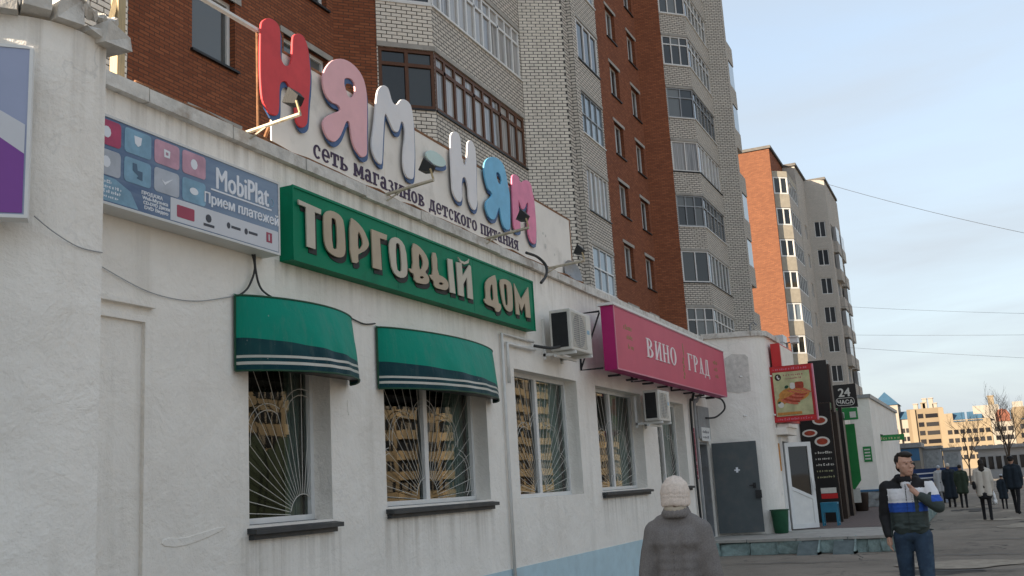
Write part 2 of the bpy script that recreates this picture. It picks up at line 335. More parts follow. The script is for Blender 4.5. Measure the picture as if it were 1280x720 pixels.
# ------------------------------------------------------------------ mesh helpers
class MB:
    def __init__(s): s.v = []; s.f = []; s.m = []; s.uv = {}
    def add(s, pts): i = len(s.v); s.v += [tuple(p) for p in pts]; return i
    def face(s, pts, mi=0, uv=None):
        i = s.add(pts); s.f.append(tuple(range(i, i+len(pts)))); s.m.append(mi)
        if uv: s.uv[len(s.f)-1] = uv
    def hexa(s, c, mi=0):
        i = s.add(c)
        for q in ((0, 3, 2, 1), (4, 5, 6, 7), (0, 1, 5, 4), (1, 2, 6, 5), (2, 3, 7, 6), (3, 0, 4, 7)):
            s.f.append(tuple(i+k for k in q)); s.m.append(mi)
    def box(s, x0, x1, y0, y1, z0, z1, mi=0):
        s.hexa([(x0, y0, z0), (x1, y0, z0), (x1, y1, z0), (x0, y1, z0), (x0, y0, z1), (x1, y0, z1), (x1, y1, z1), (x0, y1, z1)], mi)
    def lbox(s, fr, u0_, u1_, o0, o1, z0, z1, mi=0):
        p, d, n = fr
        def P(u, o, z): return (p[0]+d[0]*u+n[0]*o, p[1]+d[1]*u+n[1]*o, z)
        s.hexa([P(u0_, o1, z0), P(u1_, o1, z0), P(u1_, o0, z0), P(u0_, o0, z0), P(u0_, o1, z1), P(u1_, o1, z1), P(u1_, o0, z1), P(u0_, o0, z1)], mi)
    def tube(s, pts, r, n=8, mi=0, r1=None, cap=True):
        pts = [Vector(p) for p in pts]; L = len(pts); rings = []
        prev = None
        for i, p in enumerate(pts):
            t = (pts[min(i+1, L-1)]-pts[max(i-1, 0)]).normalized()
            a = prev if prev is not None else (Vector((0, 0, 1)) if abs(t.z) < .9 else Vector((1, 0, 0)))
            x = (a - t*a.dot(t))
            if x.length < 1e-6: x = t.orthogonal()
            x.normalize(); y = t.cross(x); prev = x
            rr = r if r1 is None else r+(r1-r)*i/max(1, L-1)
            rings.append(s.add([p+(x*math.cos(2*math.pi*k/n)+y*math.sin(2*math.pi*k/n))*rr for k in range(n)]))
        for a, b in zip(rings, rings[1:]):
            for k in range(n):
                s.f.append((a+k, a+(k+1) % n, b+(k+1) % n, b+k)); s.m.append(mi)
        if cap:
            s.f.append(tuple(rings[0]+k for k in reversed(range(n)))); s.m.append(mi)
            s.f.append(tuple(rings[-1]+k for k in range(n))); s.m.append(mi)
    def plate(s, loops, fr, o0, o1, mi=0, side=None, cham=0.0):
        """flat shape with holes, standing on frame fr, from depth o0 to o1"""
        p, d, n = fr
        side = mi if side is None else side
        def P(q, o): return (p[0]+d[0]*q[0]+n[0]*o, p[1]+d[1]*q[0]+n[1]*o, q[1])
        def area(l): return sum(a[0]*b[1]-b[0]*a[1] for a, b in zip(l, l[1:]+l[:1]))/2
        fixed = []
        for k, l in enumerate(loops):
            if (area(l) > 0) != (k == 0): l = l[::-1]
            fixed.append(l)
        tops = []
        for l in fixed:
            if cham:
                q = []
                for i in range(len(l)):
                    a, b, c = l[i-1], l[i], l[(i+1) % len(l)]
                    t = Vector((c[0]-a[0], c[1]-a[1]))
                    if t.length < 1e-9: q.append(b); continue
                    t.normalize(); q.append((b[0]-t.y*cham, b[1]+t.x*cham))
                tops.append(q)
            else: tops.append(l)
        tri = tessellate_polygon([[Vector((x, y, 0)) for x, y in l] for l in tops])
        flat = [q for l in tops for q in l]
        i = s.add([P(q, o1) for q in flat])
        for t in tri:
            a, b, c = (flat[k] for k in t)
            if (b[0]-a[0])*(c[1]-a[1])-(b[1]-a[1])*(c[0]-a[0]) < 0: t = t[::-1]
            s.f.append(tuple(i+k for k in t)); s.m.append(mi)
        for l, tl in zip(fixed, tops):
            L = len(l)
            ia = s.add([P(q, o0) for q in l]); ib = s.add([P(q, o1-cham) for q in l])
            for k in range(L):
                s.f.append((ia+k, ia+(k+1) % L, ib+(k+1) % L, ib+k)); s.m.append(side)
            if cham:
                ic = s.add([P(q, o1) for q in tl])
                for k in range(L):
                    s.f.append((ib+k, ib+(k+1) % L, ic+(k+1) % L, ic+k)); s.m.append(mi)
    def lathe(s, prof, c, n=16, mi=0, axis=None):
        rings = []
        for r, z in prof:
            rings.append(s.add([(c[0]+r*math.cos(2*math.pi*k/n), c[1]+r*math.sin(2*math.pi*k/n), c[2]+z) for k in range(n)]))
        for a, b in zip(rings, rings[1:]):
            for k in range(n):
                s.f.append((a+k, a+(k+1) % n, b+(k+1) % n, b+k)); s.m.append(mi)
        s.f.append(tuple(rings[0]+k for k in reversed(range(n)))); s.m.append(mi)
        s.f.append(tuple(rings[-1]+k for k in range(n))); s.m.append(mi)
    def mesh(s, name, mats, smooth=False):
        me = bpy.data.meshes.new(name); me.from_pydata(s.v, [], s.f)
        for k in mats: me.materials.append(MATS[k])
        me.polygons.foreach_set('material_index', s.m)
        me.update()
        uvl = me.uv_layers.new(name='uv').data; vv = me.vertices
        for p in me.polygons:
            cu = s.uv.get(p.index); nrm = p.normal
            horiz = abs(nrm.z) > .8
            if not horiz:
                tx, ty = -nrm.y, nrm.x; l = math.hypot(tx, ty) or 1; tx /= l; ty /= l
            for j, li in enumerate(p.loop_indices):
                if cu: uvl[li].uv = cu[j]; continue
                co = vv[p.vertices[j]].co
                uvl[li].uv = (co.x, co.y) if horiz else (co.x*tx+co.y*ty, co.z)
        if smooth: me.polygons.foreach_set('use_smooth', [True]*len(me.polygons))
        return me
    def build(s, name, mats, parent=None, smooth=False):
        if isinstance(mats, str): mats = [mats]
        o = bpy.data.objects.new(name, s.mesh(name, mats, smooth)); col.objects.link(o)
        if parent is not None: o.parent = parent
        return o
def tag(o, label=None, cat=None, group=None, kind=None):
    for k, v in (('label', label), ('category', cat), ('group', group), ('kind', kind)):
        if v: o[k] = v
    return o
def thing(name, label, cat, loc=(0, 0, 0), group=None):
    o = bpy.data.objects.new(name, None); col.objects.link(o); o.empty_display_size = .2
    return tag(o, label, cat, group)
def inst(name, me, parent, loc=(0, 0, 0), rot=None, scale=None):
    o = bpy.data.objects.new(name, me); col.objects.link(o); o.parent = parent; o.location = loc
    if rot: o.rotation_euler = rot
    if scale: o.scale = scale
    return o
def frame(p0, p1):
    d = Vector((p1[0]-p0[0], p1[1]-p0[1])); L = d.length; d /= L
    return (tuple(p0), (d.x, d.y), (d.y, -d.x)), L
def at(fr, u, o, z): p, d, n = fr; return (p[0]+d[0]*u+n[0]*o, p[1]+d[1]*u+n[1]*o, z)
def wall_panel(mb, fr, u0_, u1_, z0, z1, openings=(), reveal=.2, mi=0, rmi=None, o=0.0):
    rmi = mi if rmi is None else rmi
    us = sorted({u0_, u1_, *[q for w in openings for q in w[:2]]}); zs = sorted({z0, z1, *[q for w in openings for q in w[2:4]]})
    for a, b in zip(us, us[1:]):
        for c, e in zip(zs, zs[1:]):
            um, zm = (a+b)/2, (c+e)/2
            if any(w[0] < um < w[1] and w[2] < zm < w[3] for w in openings): continue
            mb.face([at(fr, a, o, c), at(fr, b, o, c), at(fr, b, o, e), at(fr, a, o, e)], mi)
    for a, b, c, e in [w[:4] for w in openings]:
        for q in (((a, c), (b, c)), ((b, c), (b, e)), ((b, e), (a, e)), ((a, e), (a, c))):
            (ua, za), (ub, zb) = q
            mb.face([at(fr, ub, o, zb), at(fr, ua, o, za), at(fr, ua, o-reveal, za), at(fr, ub, o-reveal, zb)][::-1], rmi)
def text_mesh(body, size, extrude, bold=0.0, xs=1.0, spacing=1.0, align='LEFT'):
    c = bpy.data.curves.new('lettering', 'FONT'); c.body = body; c.size = size; c.extrude = extrude; c.offset = bold
    c.space_character = spacing; c.align_x = align; c.resolution_u = 3
    o = bpy.data.objects.new('lettering', c); col.objects.link(o)
    dg = bpy.context.evaluated_depsgraph_get(); dg.update()
    me = bpy.data.meshes.new_from_object(o.evaluated_get(dg)); bpy.data.objects.remove(o); bpy.data.curves.remove(c)
    if xs != 1.0:
        for v in me.vertices: v.co.x *= xs
    return me
def fatten(me, b):
    """heavier strokes: the same outline repeated a few millimetres apart, each a hair deeper"""
    nv = len(me.vertices); vs_ = [v.co.copy() for v in me.vertices]; fs = [tuple(p.vertices) for p in me.polygons]
    V_, F_ = [], []
    for k, (dx, dy) in enumerate(((0, 0), (b, 0), (-b, 0), (0, b*.6), (0, -b*.6))):
        V_ += [(c.x+dx, c.y+dy, c.z-.0005*k) for c in vs_]; F_ += [tuple(i_+k*nv for i_ in f_) for f_ in fs]
    out = bpy.data.meshes.new(me.name); out.from_pydata(V_, [], F_); bpy.data.meshes.remove(me); return out
def lettering(body, fr, u, o, z, size, mat, parent, extrude=.003, bold=0.0, xs=1.0, spacing=1.0, width=None, shear=0, name='lettering', align='LEFT'):
    me = text_mesh(body, size, extrude, 0.0, xs, spacing, align)
    if width:
        w = max(v.co.x for v in me.vertices)-min(v.co.x for v in me.vertices)
        for v in me.vertices: v.co.x *= width/w
    if bold: me = fatten(me, bold)
    if shear:
        for v in me.vertices: v.co.x += v.co.y*shear
    p, d, n = fr
    mt = Matrix(((d[0], 0, n[0]), (d[1], 0, n[1]), (0, 1, 0))).to_4x4(); mt.translation = at(fr, u, o, z)
    me.transform(mt); me.materials.clear(); me.materials.append(MATS[mat])
    ob = bpy.data.objects.new(name, me); col.objects.link(ob); ob.parent = parent
    return ob
def chaikin(l, n=2):
    for _ in range(n):
        q = []
        for a, b in zip(l, l[1:]+l[:1]):
            q += [(a[0]*.75+b[0]*.25, a[1]*.75+b[1]*.25), (a[0]*.25+b[0]*.75, a[1]*.25+b[1]*.75)]
        l = q
    return l
def ellipse(cx, cz, rx, rz, n=28, rot=0):
    return [(cx+rx*math.cos(2*math.pi*k/n)*math.cos(rot)-rz*math.sin(2*math.pi*k/n)*math.sin(rot), cz+rx*math.cos(2*math.pi*k/n)*math.sin(rot)+rz*math.sin(2*math.pi*k/n)*math.cos(rot)) for k in range(n)]
def rrect(u0_, u1_, z0, z1, r, n=4):
    q = []
    for cx, cz, a0 in ((u1_-r, z1-r, 0), (u0_+r, z1-r, 90), (u0_+r, z0+r, 180), (u1_-r, z0+r, 270)):
        for k in range(n+1):
            a = R(a0+90*k/n); q.append((cx+r*math.cos(a), cz+r*math.sin(a)))
    return q
def rail(u0_, u1_, n): return [u0_+(u1_-u0_)*k/n for k in range(n+1)]
# ------------------------------------------------------------------ letter outlines (metres along the front, height)
NYAM = {
 'H1': [[(7.556,6.205),(7.578,6.269),(7.667,6.34),(7.763,6.36),(7.844,6.337),(7.866,6.278),(7.869,6.174),(7.86,6.016),(7.884,5.965),(7.929,5.931),(7.99,5.949),(8.034,5.992),(8.06,6.084),(8.071,6.285),(8.099,6.336),(8.18,6.384),(8.266,6.386),(8.321,6.318),(8.347,6.247),(8.364,6.111),(8.375,6.025),(8.362,5.852),(8.328,5.677),(8.308,5.474),(8.289,5.416),(8.219,5.36),(8.151,5.36),(8.101,5.408),(8.09,5.597),(8.041,5.653),(8.009,5.72),(7.964,5.768),(7.912,5.762),(7.853,5.716),(7.836,5.617),(7.832,5.427),(7.806,5.364),(7.742,5.344),(7.674,5.346),(7.635,5.383),(7.574,5.436),(7.554,5.519),(7.54,5.72),(7.544,5.97)]],
 'YA1': [[(8.597,6.038),(8.617,6.114),(8.677,6.205),(8.775,6.305),(8.914,6.382),(9.052,6.422),(9.19,6.425),(9.316,6.394),(9.407,6.33),(9.454,6.237),(9.474,6.135),(9.464,5.842),(9.449,5.693),(9.442,5.453),(9.416,5.399),(9.323,5.353),(9.243,5.387),(9.165,5.443),(9.121,5.546),(9.104,5.671),(9.075,5.709),(9.026,5.684),(8.975,5.594),(8.908,5.482),(8.828,5.404),(8.767,5.372),(8.677,5.377),(8.606,5.435),(8.577,5.506),(8.587,5.554),(8.655,5.629),(8.808,5.719),(8.905,5.767),(8.916,5.805),(8.869,5.827),(8.737,5.814),(8.645,5.862),(8.602,5.938)],[(9.011,6.175),(9.063,6.211),(9.164,6.23),(9.224,6.192),(9.233,6.111),(9.195,6.039),(9.133,5.995),(9.072,5.998),(9.043,6.046),(9.008,6.107)]],
 'M1': [[(9.685,6.207),(9.726,6.31),(9.835,6.399),(9.937,6.414),(9.982,6.371),(10.03,6.264),(10.099,6.236),(10.17,6.27),(10.242,6.352),(10.341,6.392),(10.458,6.387),(10.513,6.332),(10.541,6.184),(10.544,6.093),(10.545,5.769),(10.508,5.502),(10.481,5.405),(10.392,5.382),(10.297,5.395),(10.246,5.507),(10.259,5.687),(10.326,5.923),(10.315,6.035),(10.252,6.086),(10.211,6.018),(10.171,5.926),(10.116,5.891),(10.042,5.895),(9.965,5.976),(9.888,6.051),(9.852,6.039),(9.823,5.869),(9.785,5.612),(9.759,5.41),(9.722,5.379),(9.636,5.403),(9.549,5.484),(9.538,5.601),(9.6,5.799),(9.644,5.997)]],
 'DASH': [[(10.825,5.818),(10.882,5.882),(10.991,5.924),(11.163,5.935),(11.334,5.897),(11.373,5.842),(11.301,5.784),(11.145,5.747),(10.975,5.743),(10.863,5.776)]],
 'H2': [[(11.522,6.216),(11.549,6.308),(11.64,6.375),(11.759,6.393),(11.836,6.338),(11.835,6.11),(11.867,6.006),(11.916,5.968),(11.969,6.019),(12.02,6.18),(12.036,6.325),(12.107,6.39),(12.197,6.406),(12.283,6.326),(12.294,6.153),(12.249,5.678),(12.258,5.537),(12.211,5.429),(12.142,5.39),(12.058,5.418),(11.986,5.514),(11.994,5.672),(11.944,5.785),(11.874,5.803),(11.808,5.737),(11.79,5.565),(11.796,5.51),(11.764,5.425),(11.687,5.401),(11.589,5.433),(11.52,5.511),(11.516,5.606),(11.512,5.797)]],
 'YA2': [[(12.527,6.1),(12.564,6.199),(12.68,6.291),(12.849,6.361),(13.029,6.389),(13.2,6.359),(13.29,6.244),(13.346,6.012),(13.389,5.93),(13.36,5.615),(13.33,5.395),(13.255,5.345),(13.127,5.345),(13.041,5.423),(13.006,5.553),(12.986,5.65),(12.902,5.529),(12.821,5.419),(12.699,5.378),(12.574,5.422),(12.507,5.523),(12.547,5.623),(12.745,5.742),(12.751,5.791),(12.623,5.818),(12.601,5.854),(12.537,5.973)],[(12.928,6.136),(13.015,6.171),(13.092,6.131),(13.123,6.047),(13.046,5.984),(12.966,6.025)]],
 'M2': [[(13.497,6.19),(13.524,6.257),(13.643,6.307),(13.773,6.297),(13.798,6.22),(13.891,6.238),(13.992,6.303),(14.14,6.333),(14.253,6.292),(14.274,6.18),(14.335,6.079),(14.355,5.678),(14.304,5.361),(14.199,5.317),(14.064,5.349),(13.991,5.473),(14.009,5.718),(14.08,5.938),(14.027,5.958),(13.952,5.844),(13.824,5.783),(13.745,5.859),(13.698,5.942),(13.697,5.773),(13.724,5.51),(13.699,5.419),(13.529,5.384),(13.449,5.451),(13.461,5.718)]],
}
TORG = {
 'T': [[(7.738,4.44),(8.11,4.426),(8.104,4.375),(8.001,4.375),(8.001,4.004),(7.865,4.005),(7.859,4.393),(7.746,4.394)]],
 'O1': [[(8.147,4.356),(8.172,4.408),(8.242,4.449),(8.34,4.458),(8.44,4.445),(8.509,4.39),(8.527,4.123),(8.513,4.05),(8.461,4.008),(8.36,3.992),(8.244,4.011),(8.178,4.055),(8.149,4.14)],[(8.278,4.368),(8.318,4.392),(8.376,4.367),(8.381,4.094),(8.344,4.066),(8.289,4.077)]],
 'P': [[(8.615,4.467),(8.751,4.443),(8.877,4.385),(8.963,4.281),(8.974,4.234),(8.908,4.167),(8.776,4.105),(8.75,4.089),(8.762,3.999),(8.607,3.988)],[(8.764,4.361),(8.829,4.302),(8.858,4.236),(8.823,4.18),(8.752,4.137)]],
 'G': [[(9.031,4.423),(9.348,4.423),(9.332,4.363),(9.196,4.358),(9.215,4.009),(9.038,4.004)]],
 'O2': [[(9.385,4.352),(9.484,4.435),(9.635,4.436),(9.749,4.355),(9.773,4.083),(9.714,4.009),(9.56,3.983),(9.436,4.036),(9.392,4.196)],[(9.522,4.356),(9.575,4.385),(9.63,4.355),(9.645,4.083),(9.595,4.052),(9.528,4.074)]],
 'V': [[(9.89,4.449),(10.045,4.442),(10.199,4.378),(10.273,4.297),(10.252,4.213),(10.166,4.151),(10.244,4.124),(10.275,4.069),(10.222,4.017),(10.087,3.996),(9.911,3.996),(9.913,4.088),(9.837,4.09),(9.785,4.133),(9.896,4.131)],[(10.038,4.361),(10.101,4.326),(10.141,4.26),(10.103,4.18),(10.035,4.155)],[(10.042,4.077),(10.109,4.095),(10.153,4.082),(10.106,4.061),(10.053,4.056)]],
 'SOFT': [[(10.352,4.423),(10.483,4.434),(10.477,4.177),(10.637,4.169),(10.74,4.131),(10.751,4.063),(10.679,4.014),(10.551,4.005),(10.384,4.006),(10.377,4.086),(10.31,4.095),(10.265,4.141),(10.369,4.145)],[(10.501,4.079),(10.573,4.097),(10.629,4.086),(10.57,4.06),(10.505,4.059)]],
 'BAR': [[(10.756,4.42),(10.88,4.429),(10.921,4.009),(10.78,4.006)]],
 'I': [[(10.984,4.419),(11.128,4.431),(11.141,4.265),(11.342,4.445),(11.385,4.433),(11.404,4.007),(11.256,4.007),(11.26,4.274),(11.149,4.166),(11.154,4.006),(11.002,4.004)]],
 'BREVE': [[(11.037,4.493),(11.11,4.461),(11.218,4.46),(11.31,4.497),(11.351,4.525),(11.325,4.466),(11.205,4.427),(11.092,4.435)]],
 'D': [[(11.778,4.27),(11.873,4.353),(12.018,4.415),(12.138,4.451),(12.149,4.07),(12.237,4.067),(12.247,4.007),(12.168,3.948),(12.062,3.944),(12.051,3.992),(11.762,4.0),(11.714,4.067),(11.787,4.063)],[(11.928,4.249),(11.995,4.313),(12.017,4.217),(12.02,4.074),(11.918,4.082)]],
 'O3': [[(12.236,4.39),(12.339,4.43),(12.505,4.442),(12.631,4.407),(12.646,4.251),(12.629,4.044),(12.536,3.997),(12.409,4.006),(12.326,4.064),(12.272,4.195)],[(12.365,4.357),(12.422,4.374),(12.474,4.351),(12.477,4.101),(12.436,4.072),(12.384,4.088)]],
 'M': [[(12.721,4.43),(12.939,4.231),(13.214,4.452),(13.239,4.007),(13.085,3.998),(13.06,4.2),(12.926,4.069),(12.839,4.184),(12.85,3.998),(12.735,3.997)]],
}
# ================================================================== ground, terrace
g = MB(); g.face([(-900, -1500, 0), (2600, -1500, 0), (2600, 1500, 0), (-900, 1500, 0)])
tag(g.build('ground', 'asphalt'), kind='structure')
t = MB()
TX, TY, TZ = 22.05, 1.62, .30
t.box(TX+.16, 60, TY+.16, 5.75, -.2, TZ)
terrace = tag(t.build('pavement', 'concrete'), kind='structure')
pv = MB(); pv.face([(25.6, TY+.4, TZ+.004), (59.8, TY+.4, TZ+.004), (59.8, 5.7, TZ+.004), (25.6, 5.7, TZ+.004)])
pv.build('paving', 'pavers', terrace)
def rough_block(sx, sy, sz, seed, jit=.03, mats=('kerb_teal',), name='kerb_stone'):
    rnd = random.Random(seed); bm = bmesh.new(); bmesh.ops.create_cube(bm, size=1)
    bmesh.ops.bevel(bm, geom=bm.edges[:], offset=.06, segments=1, affect='EDGES')
    for v in bm.verts:
        v.co = Vector((v.co.x*sx, v.co.y*sy, v.co.z*sz)) + Vector([rnd.uniform(-jit, jit)*k for k in (1, .6, .6)])
    me = bpy.data.meshes.new(name); bm.to_mesh(me); bm.free()
    for k in mats: me.materials.append(MATS[k])
    uv = me.uv_layers.new(name='uv')
    return me
ks = [rough_block(.16, .50, .27, i, .045) for i in range(5)]
for k_ in range(4):
    y0_ = TY+.02+k_*1.02; lp = MB(); lp.hexa([(TX-.03+.01*(k_ % 2), y0_, .268), (TX-.03+.012*(k_ % 3), y0_+1.0, .262), (TX+.5, y0_+1.0, .262), (TX+.5, y0_, .262), (TX-.03+.01*(k_ % 2), y0_, .322), (TX-.03+.012*(k_ % 3), y0_+1.0, .318), (TX+.5, y0_+1.0, .306), (TX+.5, y0_, .306)]); lp.build('kerb_slab', ['concrete'], terrace)
y = TY+.02; i = 0
while y < 5.6:
    l_ = random.uniform(.22, .72)
    inst('kerb_stone', ks[i % 5], terrace, (TX+.08+random.uniform(-.012, .012), y+l_/2, .128+random.uniform(-.012, .006)), (0, random.uniform(-.05, .03), random.uniform(-.04, .04)), (1, l_/.49, random.uniform(.9, 1.03)))
    y += l_+.004; i += 1
kx = [rough_block(.50, .16, .33, 10+i, .05) for i in range(4)]
x = TX+.2; i = 0
while x < 44:
    inst('kerb_stone', kx[i % 4], terrace, (x+.26, TY+.08, .158), None, (1, 1, random.uniform(.95, 1.02))); x += .525; i += 1
for yy, lab in ((3.42, 'small dark concrete ramp on the kerb, nearer the grey door'), (2.72, 'small dark concrete ramp on the kerb, nearer the road')):
    rm = MB(); a, b = yy-.20, yy+.20
    i0 = rm.add([(TX-.42, a, .0), (TX-.42, b, .0), (TX+.1, b, .0), (TX+.1, a, .0), (TX-.40, a, .025), (TX-.40, b, .025), (TX+.1, b, .315), (TX+.1, a, .315)])
    for q in ((4, 5, 6, 7), (0, 1, 5, 4), (0, 4, 7, 3), (1, 2, 6, 5), (3, 7, 6, 2)): rm.f.append(tuple(i0+k for k in q)); rm.m.append(0)
    ro = rm.build('ramp', ['ramp_paint'])
    tag(ro, lab, 'ramp', 'ramps at the kerb')
    rb = MB(); rb.box(TX-.41, TX+.1, a-.035, a-.002, 0, .05); rb.hexa([(TX-.41, a-.035, .0), (TX+.1, a-.035, 0), (TX+.1, a-.002, 0), (TX-.41, a-.002, 0), (TX-.41, a-.035, .06), (TX+.1, a-.035, .33), (TX+.1, a-.002, .33), (TX-.41, a-.002, .06)])
    rb.build('side_board', ['kerb_teal'], ro)

M('asphalt_patch', (.085, .078, .07), .95, .25, 3, .6, 60)
M('sand', (.34, .295, .235), .95, .25, 5, .6, 60)
pr = random.Random(21); ground_ob = bpy.data.objects['ground']
for k in range(26):
    px, py = pr.uniform(13.5, 46), pr.uniform(-3.2, 1.2); 
    if px > 21.5 and py > TY-.3: py = TY-.5
    L_, W_ = pr.uniform(.5, 1.6), pr.uniform(.25, 1.1); pl_ = MB(); pg = []
    for j in range(11): a_ = 2*math.pi*j/11; r_ = pr.uniform(.55, 1.1); pg.append((px+L_*r_*math.cos(a_)*.6, py+W_*r_*math.sin(a_)))
    pg = chaikin(pg, 1); pl_.face([(x_, y_, .004+.0005*k) for x_, y_ in pg]); pl_.build('patch', ['asphalt_patch' if k % 3 else 'sand'], ground_ob)
for k, (px, py) in enumerate(((17.6, .6), (16.4, 2.3), (19.8, 3.4), (15.2, -.8), (20.6, .2), (24.5, -.6), (29, .4))):
    ck = MB(); P_ = [(px+.10*math.sin(j*1.9+k)+.05*math.sin(j*4.1), py+(j-6)*.22, .006) for j in range(13)]
    for j in range(12):
        a_, b_ = P_[j], P_[j+1]; w_ = .045*(1-abs(j-6)/8); ck.face([(a_[0]-w_, a_[1], .0065+.003), (b_[0]-w_, b_[1], .0065+.003), (b_[0]+w_, b_[1], .0065+.003), (a_[0]+w_, a_[1], .0065+.003)])
    for i_ in range(len(ck.v)): x_, y_, z_ = ck.v[i_]; ck.v[i_] = (x_, y_, .019)
    ck.build('crack', ['cable'], ground_ob)

# ================================================================== shop building
D = 5.75
FS = ((0.0, D), (1.0, 0.0), (0.0, -1.0))          # shop front: u = metres along it, o = out towards the street
shop = thing('shop_building', 'long white plastered one storey shop building with five front windows', 'building')
WTOP = 4.83
WIN = [(7.21, 8.46, 1.45, 3.28), (9.47, 12.0, 1.52, 3.28), (12.95, 15.39, 1.50, 3.28), (16.28, 18.83, 1.52, 3.27), (19.78, 21.90, 1.52, 3.24)]
DOOR = (23.05, 23.98, TZ, 2.46)
NICHE = (4.95, 5.94, 0.0, 3.05)
w = MB()
ops = WIN+[DOOR, NICHE]
wall_panel(w, FS, 2.0, 24.1, -.1, WTOP, WIN+[DOOR], .25, 0)
# flat-topped shallow niche is a shallow blind door: plaster frame raised round it
w.lbox(FS, 5.94, 6.02, 0, .035, -.05, 3.10); w.lbox(FS, 4.7, 5.94, 0, .035, 3.05, 3.10); w.lbox(FS, 4.7, 6.04, 0, .05, 3.17, 3.21)
w.build('wall', ['plaster'], shop)
rf = MB(); rf.box(2.0, 46, D+.02, 13.0, WTOP-.25, WTOP-.05); rf.build('roof', ['roof_felt'], shop)
bd = MB()
bd.lbox(FS, 6.6, 23.05, 0, .006, -.05, .61); bd.build('painted_band', ['blue_paint'], shop)
# pier that bows out at the near end
pier = MB()
pts = [(4.76, D), (4.76, 4.95), (4.56, 4.95)]
for k in range(1, 7):
    a = R(45*k/6); pts.append((4.56-.55*math.sin(a), 4.95+.55*(1-math.cos(a))))
e = pts[-1]; pts += [(e[0]-1.8, e[1]+1.8), (-30, e[1]+1.8)]  # last long run is out of view, added to keep the sun off the people
for (xa, ya), (xb, yb) in zip(pts, pts[1:]):
    pier.face([(xb, yb, -.1), (xa, ya, -.1), (xa, ya, 4.70), (xb, yb, 4.70)], 0)
pier.build('pier', ['plaster'], shop)
# coping stones: pier (broken pieces) and front wall
rnd = random.Random(3)
def cop_piece(p0, p1, depth, z, h, name='coping_stone', out=.10, jit=.012):
    fr, L = frame(p0, p1); mb = MB()
    j = [rnd.uniform(-jit, jit) for _ in range(8)]
    c = [at(fr, 0, out+j[0], z+j[1]), at(fr, L, out+j[2], z+j[3]), at(fr, L, -depth, z), at(fr, 0, -depth, z),
         at(fr, 0, out+j[4], z+h+j[5]), at(fr, L, out+j[6], z+h+j[7]), at(fr, L, -depth, z+h), at(fr, 0, -depth, z+h)]
    mb.hexa(c); return mb.build(name, ['coping'], shop)
x = 4.9
while x < 24.0:
    l = rnd.uniform(.95, 1.25); cop_piece((x, D), (min(x+l-.012, 24.05), D), .35, WTOP, .12, out=.07, jit=.007); x += l
for a, b, h, o in ((0, 1, .13, .10), (2, 3, .10, .12), (4, 5, .15, .10), (6, 7, .12, .11)): pass
def polyl(s):
    """point on the pier outline at arc length s from the street corner"""
    P = pts[1:]
    for a, b in zip(P, P[1:]):
        L = math.hypot(b[0]-a[0], b[1]-a[1])
        if s <= L: return (a[0]+(b[0]-a[0])*s/L, a[1]+(b[1]-a[1])*s/L)
        s -= L
    return P[-1]
for s0, s1, h, out, dz in ((-.10, .10, .10, .11, -.02), (.10, .19, .06, .05, 0), (.24, .42, .16, .09, .01), (.43, .60, .10, .10, 0), (.61, .95, .11, .11, 0), (.96, 1.5, .12, .10, 0)):
    pa = polyl(max(0, s0)); pb = polyl(s1)
    if s0 < 0: pa = (4.88, 4.95)
    cop_piece(pb, pa, .25, 4.70+dz, h, out=out, jit=.03)
for k in range(9):
    s = rnd.uniform(.0, .55); p = polyl(s)
    inst('coping_stone', rough_block(.07, .06, .05, 40+k, .02, ('coping',), 'coping_stone'), shop, (p[0]+.02, p[1]-.03, 4.83+rnd.uniform(-.01, .02)), (rnd.random(), rnd.random(), rnd.random()), [rnd.uniform(.5, 1.3)]*3)

